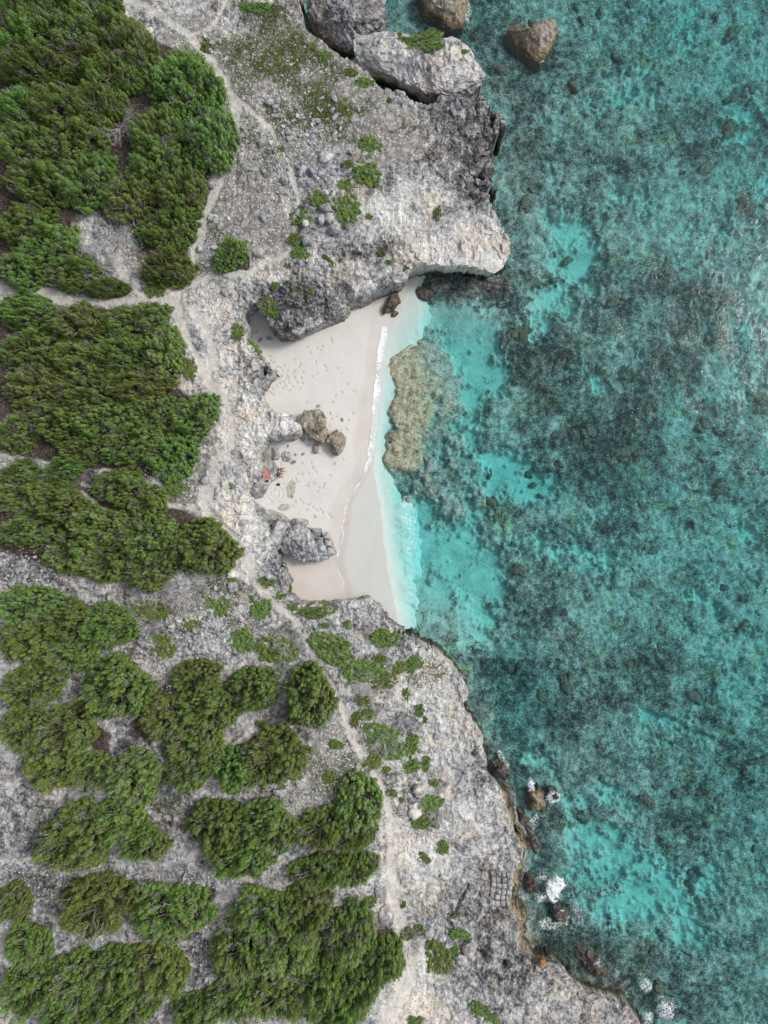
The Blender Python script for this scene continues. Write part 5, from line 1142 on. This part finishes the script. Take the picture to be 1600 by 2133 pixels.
# ------------------------------------------------------------------ foam
def foam_patch(px_, py_, rx, ry, rot, den, z=0.06, bulge=0.0, seed=0):
    n = 30; u = np.linspace(-1, 1, n); U, Vv = np.meshgrid(u, u); k = S
    X = U * rx * k; Y = Vv * ry * k; c, s = math.cos(rot), math.sin(rot)
    x0, y0, _z = P(px_, py_, z); XX = x0 + X * c - Y * s; YY = y0 + X * s + Y * c
    q = np.hypot(U, Vv) + 1.3 * (fbm(XX, YY, 0.8, 4, 0.6, 600 + seed) - .5); d = den * (1 - sstep(.35, 1.0, q)) - 0.25 * sstep(.75, 1.0, np.hypot(U, Vv)) * 2
    ZZ = z + 0.05 * fbm(XX, YY, 1.5, 3, .6, 3) + bulge * (1 - sstep(.1, .9, q)) * (0.5 + fbm(XX, YY, 1.8, 3, .6, 8)); ii = np.arange(n * n).reshape(n, n)
    f = np.stack([ii[:-1, :-1], ii[:-1, 1:], ii[1:, 1:], ii[1:, :-1]], -1).reshape(-1, 4)
    me = mesh_np('foam', np.stack([XX, YY, ZZ], -1).reshape(-1, 3), f, True); attr(me, 'den', np.repeat(d.reshape(-1, 1), 3, 1)); return me
for i, (x, y, rx, ry, ro, den, bu, lab) in enumerate([(1107, 1636, 9, 18, .1, .9, .12, 'white foam plume at the upper side of the wave washed rock'), (1152, 1660, 16, 14, .4, .75, .05, 'lacy foam between the two wave washed rocks'), (1160, 1852, 19, 27,   .15, 1.1, .35, 'dense square patch of white foam off the brown ledge'), (1130, 1825, 24, 18, .5, .55, .03, 'thin swirling foam beside the brown ledge'), (1124, 1868, 14, 14, .2, .7, .04, 'lacy foam on the dark ledge rock'), (1140, 1925, 20, 13, -.2, .65, .03, 'lacy foam below the dark ledge rock'), (1172, 1915, 16, 20, .1, .8, .08, 'white foam over the dark rock in the white water'), (1205, 1905, 16, 28, .3, .45, .02, 'faint foam streaks right of the white water rock'), (1345, 2053, 13, 15, .2, .7, .2, 'small bright foam burst near the bottom right shore'), (1385, 2098, 22, 26, .5, .72, .3, 'large bright foam burst at the bottom right shore'), (1352, 2120, 10, 14, 0, .7, .05, 'foam hugging the shore at the bottom right'), (1240, 2010, 28, 16, -.6, .5, .02, 'thin foam around the undercut shore rock'), (1115, 1710, 10, 28, -.35, .6, .03, 'foam line along the ledge reef'), (1050, 1585, 6, 26, .5, .65, .03, 'foam line in the notch above the ledge'), (968, 18, 12, 26, .1, .7, .05, 'foam on the seaward side of the top edge rock'), (848, 1060, 22, 34, .1, .55, .02, 'pale turquoise froth just off the lower beach'), (858, 1120, 20, 40, .1, .5, .02, 'thin froth streaks off the big beach boulder'), (1128, 128, 9, 6, 0, .55, .02, 'foam at the tip of the heart shaped rock')]):
    tag(add('foam', foam_patch(x, y, rx * 1.35, ry * 1.35, ro, den * .92, 0.08, bu, i), M_FOAM), lab, None, None, 'stuff')
def foam_line(pts, w_in, w_out, den, seed):
    ys = np.arange(pts[0][1], pts[-1][1], 1.2); xs = np.interp(ys, [p[1] for p in pts], [p[0] for p in pts]) + 7 * (fbm(ys, ys * 0 + seed, .045, 4, .6, seed) - .5)
    m = 12; t = np.linspace(-w_in, w_out, m); PXX = xs[:, None] + t[None, :]; PYY = np.repeat(ys[:, None], m, 1)
    X = (PXX - CX) * S; Y = (CY - PYY) * S; bz = beach_z(PXX + 22 * (fbm(X, Y, 0.22, 3, 0.5, 302) - 0.5), PYY); ZZ = np.maximum(bz, 0.0) + 0.045
    e = np.minimum((t + w_in) / (w_in + .01), (w_out - t) / w_out).clip(0, 1); dd = den * e[None, :] ** .6 * (0.25 + 1.5 * fbm(X, Y, 0.5, 4, .6, seed + 9)) - .25
    ii = np.arange(PXX.size).reshape(PXX.shape); f = np.stack([ii[:-1, :-1], ii[:-1, 1:], ii[1:, 1:], ii[1:, :-1]], -1).reshape(-1, 4)
    me = mesh_np('foam', np.stack([X, Y, ZZ], -1).reshape(-1, 3), f[:, ::-1], True); attr(me, 'den', np.repeat(dd.reshape(-1, 1), 3, 1)); return me
tag(add('foam', foam_line([(799, 680), (790, 725), (786, 770), (782, 810), (778, 850), (774, 900), (769, 940), (764, 975), (752, 1000)], 5, 15, 1.45, 1), M_FOAM), 'white foam line of the small breaking wave along the upper beach', None, None, 'stuff')
tag(add('foam', foam_line([(752, 1000), (722, 1045), (712, 1100), (716, 1115), (704, 1150), (697, 1172), (703, 1190), (714, 1212), (717, 1234)], 2, 6, 1.15, 2), M_FOAM), 'thin foam edge of the spent wave on the lower beach', None, None, 'stuff')

# ------------------------------------------------------------------ two visitors and their things
def skin_obj(name, joints, edges, mat, parent, root=0, sub=2):
    me = bpy.data.meshes.new(name); me.from_pydata([j[:3] for j in joints], edges, []); me.update(); me.materials.append(mat)
    o = add(name, me, None, parent); md = o.modifiers.new('Skin', 'SKIN'); md.use_smooth_shade = True
    for i, j in enumerate(joints):
        sv = me.skin_vertices[0].data[i]; rr = j[3]; sv.radius = (rr, rr) if not isinstance(rr, tuple) else rr; sv.use_root = (i == root)
    s = o.modifiers.new('Sub', 'SUBSURF'); s.levels = sub; s.render_levels = sub; return o

def blob(name, c, r, mat, parent, cut=None):
    import bmesh
    b = bmesh.new(); bmesh.ops.create_icosphere(b, subdivisions=3, radius=1)
    for v in list(b.verts):
        v.co = Vector((c[0] + v.co.x * r[0], c[1] + v.co.y * r[1], c[2] + v.co.z * r[2]))
    if cut: bmesh.ops.delete(b, geom=[v for v in b.verts if cut(v.co)], context='VERTS')
    me = bpy.data.meshes.new(name); b.to_mesh(me); b.free(); me.materials.append(mat); me.polygons.foreach_set('use_smooth', np.ones(len(me.polygons), bool)); return add(name, me, None, parent)

def seated_person(label, loc, rz, shirt, shorts):
    """sits on the sand, faces +X, knees drawn up, hands on the shins"""
    t = thing('person', label, 'person', loc, rz)
    J = [(0, 0, .12, (.15, .11)), (.0, 0, .32, (.14, .10)), (.04, 0, .50, (.155, .105)), (.06, 0, .60, (.07, .06)), (.08, 0, .68, .055), (.10, 0, .78, (.085, .095)), (.105, 0, .88, (.075, .085))]
    E = [(0, 1), (1, 2), (2, 3), (3, 4), (4, 5), (5, 6)]
    for s in (-1, 1):
        b = len(J); J += [(.04, .12 * s, .12, .095), (.40, .15 * s, .40, .07), (.52, .15 * s, .10, .05), (.62, .16 * s, .05, .04), (.72, .16 * s, .035, .028)]
        E += [(0, b), (b, b + 1), (b + 1, b + 2), (b + 2, b + 3), (b + 3, b + 4)]
        b = len(J); J += [(.05, .19 * s, .54, .06), (.22, .24 * s, .36, .045), (.42, .17 * s, .34, .034), (.47, .15 * s, .33, .032)]
        E += [(2, b), (b, b + 1), (b + 1, b + 2), (b + 2, b + 3)]
        h = b + 3
        for kf, (oy, L) in enumerate(((-.035, .07), (-.012, .085), (.012, .08), (.034, .065))):
            c = len(J); J += [(.47 + L * .6, (.15 + oy * .8) * s, .32, .0095), (.47 + L, (.15 + oy) * s, .285, .008)]; E += [(h, c), (c, c + 1)]
        c = len(J); J += [(.47, .10 * s, .33, .0105), (.505, .085 * s, .31, .009)]; E += [(h, c), (c, c + 1)]
    bd = skin_obj('body', J, E, M_SKIN, t)
    SJ = [(0, 0, .10, (.17, .13)), (.0, 0, .32, (.165, .122)), (.04, 0, .50, (.18, .125)), (.055, 0, .585, (.10, .085))]; SE = [(0, 1), (1, 2), (2, 3)]
    for s in (-1, 1):
        b = len(SJ); SJ += [(.05, .19 * s, .54, .078), (.13, .215 * s, .455, .066)]; SE += [(2, b), (b, b + 1)]
    skin_obj('shirt', SJ, SE, shirt, t)
    PJ = [(0, 0, .12, (.175, .135))]; PE = []
    for s in (-1, 1):
        b = len(PJ); PJ += [(.05, .12 * s, .125, .112), (.30, .142 * s, .32, .092)]; PE += [(0, b), (b, b + 1)]
    skin_obj('shorts', PJ, PE, shorts, t)
    blob('hair', (.085, 0, .845), (.115, .105, .115), M_HAIR, t, lambda c: c.x > .15 and c.z < .90)
    blob('nose', (.205, 0, .80), (.018, .014, .02), M_SKIN, bd)
    for s in (-1, 1): blob('ear', (.10, .098 * s, .81), (.022, .012, .03), M_SKIN, bd); blob('eye', (.185, .034 * s, .825), (.010, .014, .008), M_BLACK, bd)
    blob('mouth', (.19, 0, .757), (.010, .026, .007), M_MAROON, bd)
    return t
x, y, z = on_beach(580.5, 979, .6); seated_person('person with dark hair in a pale blue top sitting at the ledge', (x, y, z + .01), .1, M_BLUE, M_NAVY)
x, y, z = on_beach(577, 988, .6); seated_person('person in a maroon top sitting just below the pale blue one', (x, y, z + .01), -.15, M_MAROON, M_BLACK)

def cloth(name, label, px_, py_, L, Wd, rot, mat, zoff, cat):
    n, m = 26, 14; u = np.linspace(-1, 1, n); v = np.linspace(-1, 1, m); U, V_ = np.meshgrid(u, v); x0, y0, _z = P(px_, py_, 1.35)
    wd = Wd * (0.75 + .35 * fbm(U * 2, V_ * 0 + 3, 1.0, 3, .6, 5)); X = U * L; Y = V_ * wd + .05 * np.sin(U * 4); c, s = math.cos(rot), math.sin(rot)
    Zt = zoff + .10 * fbm(U * 3, V_ * 3, 1.2, 4, .6, 9) + .05 * np.sin(V_ * 6 + U * 3); top_ = np.stack([x0 + X * c - Y * s, y0 + X * s + Y * c, Zt], -1).reshape(-1, 3); bot = top_ - (0, 0, .03)
    k = n * m; ii = np.arange(k).reshape(m, n); q = np.stack([ii[:-1, :-1], ii[:-1, 1:], ii[1:, 1:], ii[1:, :-1]], -1).reshape(-1, 4); ring_ = np.r_[ii[0, :], ii[1:, -1], ii[-1, -2::-1], ii[-2:0:-1, 0]]; nx_ = np.roll(ring_, -1)
    sd_ = np.stack([ring_, ring_ + k, nx_ + k, nx_], -1); me = mesh_np(name, np.r_[top_, bot], np.r_[q, q[:, ::-1] + k, sd_], True); return tag(add(name, me, mat), label, cat)
cloth('towel', 'coral red towel spread on the grey ledge at the cliff foot', 556.5, 988, .46, .25, math.radians(-80), M_RED, 1.36, 'towel')
def bag(label, px_, py_, mat, r, base):
    x, y, _z = P(px_, py_, base + .2); t = thing('bag', label, 'bag', (x, y, base))
    b = blob('bag_body', (0, 0, r * .6), (r, r * .75, r * .7), mat, t)
    V, F = [], []
    for i in range(10):
        a0, a1 = math.pi * i / 10, math.pi * (i + 1) / 10
        tube(V, F, (r * .8 * math.cos(a0), 0, r * 1.1 + r * .6 * math.sin(a0)), (r * .8 * math.cos(a1), 0, r * 1.1 + r * .6 * math.sin(a1)), .018, .018, 6)
    me = bpy.data.meshes.new('strap'); me.from_pydata(V, [], F); me.update(); me.materials.append(mat); add('strap', me, None, t)
bag('black bag on the ledge just below the coral red towel', 556, 1002, M_BLACK, .19, 1.28)
x, y, z = on_beach(580, 1009); bag('small dark purple bag on the sand near the scraped circles', 580, 1009, M_PURPLE, .2, z)

# seat the mats of the detached block on its real surface
bpy.context.view_layer.update()
dg = bpy.context.evaluated_depsgraph_get()
for o in list(COL.objects):
    if o.get('_stack'):
        hit, loc, *_r = sc.ray_cast(dg, Vector((o.location.x, o.location.y, 3.0 + 5)), Vector((0, 0, -1)))
        for _try in range(4):
            if hit and _r[2] is not None and _r[2].name.startswith(('sea_stack',)): break
            hit, loc, *_r = sc.ray_cast(dg, Vector((o.location.x, o.location.y, loc.z - .01)), Vector((0, 0, -1)))
        o.location.z = loc.z - 0.06; del o['_stack']
print('objects', len(COL.objects), 'tris', sum(len(m.loop_triangles) or sum(len(p.vertices) - 2 for p in m.polygons) if len(m.polygons) < 20000 else len(m.polygons) * 2 for m in bpy.data.meshes))
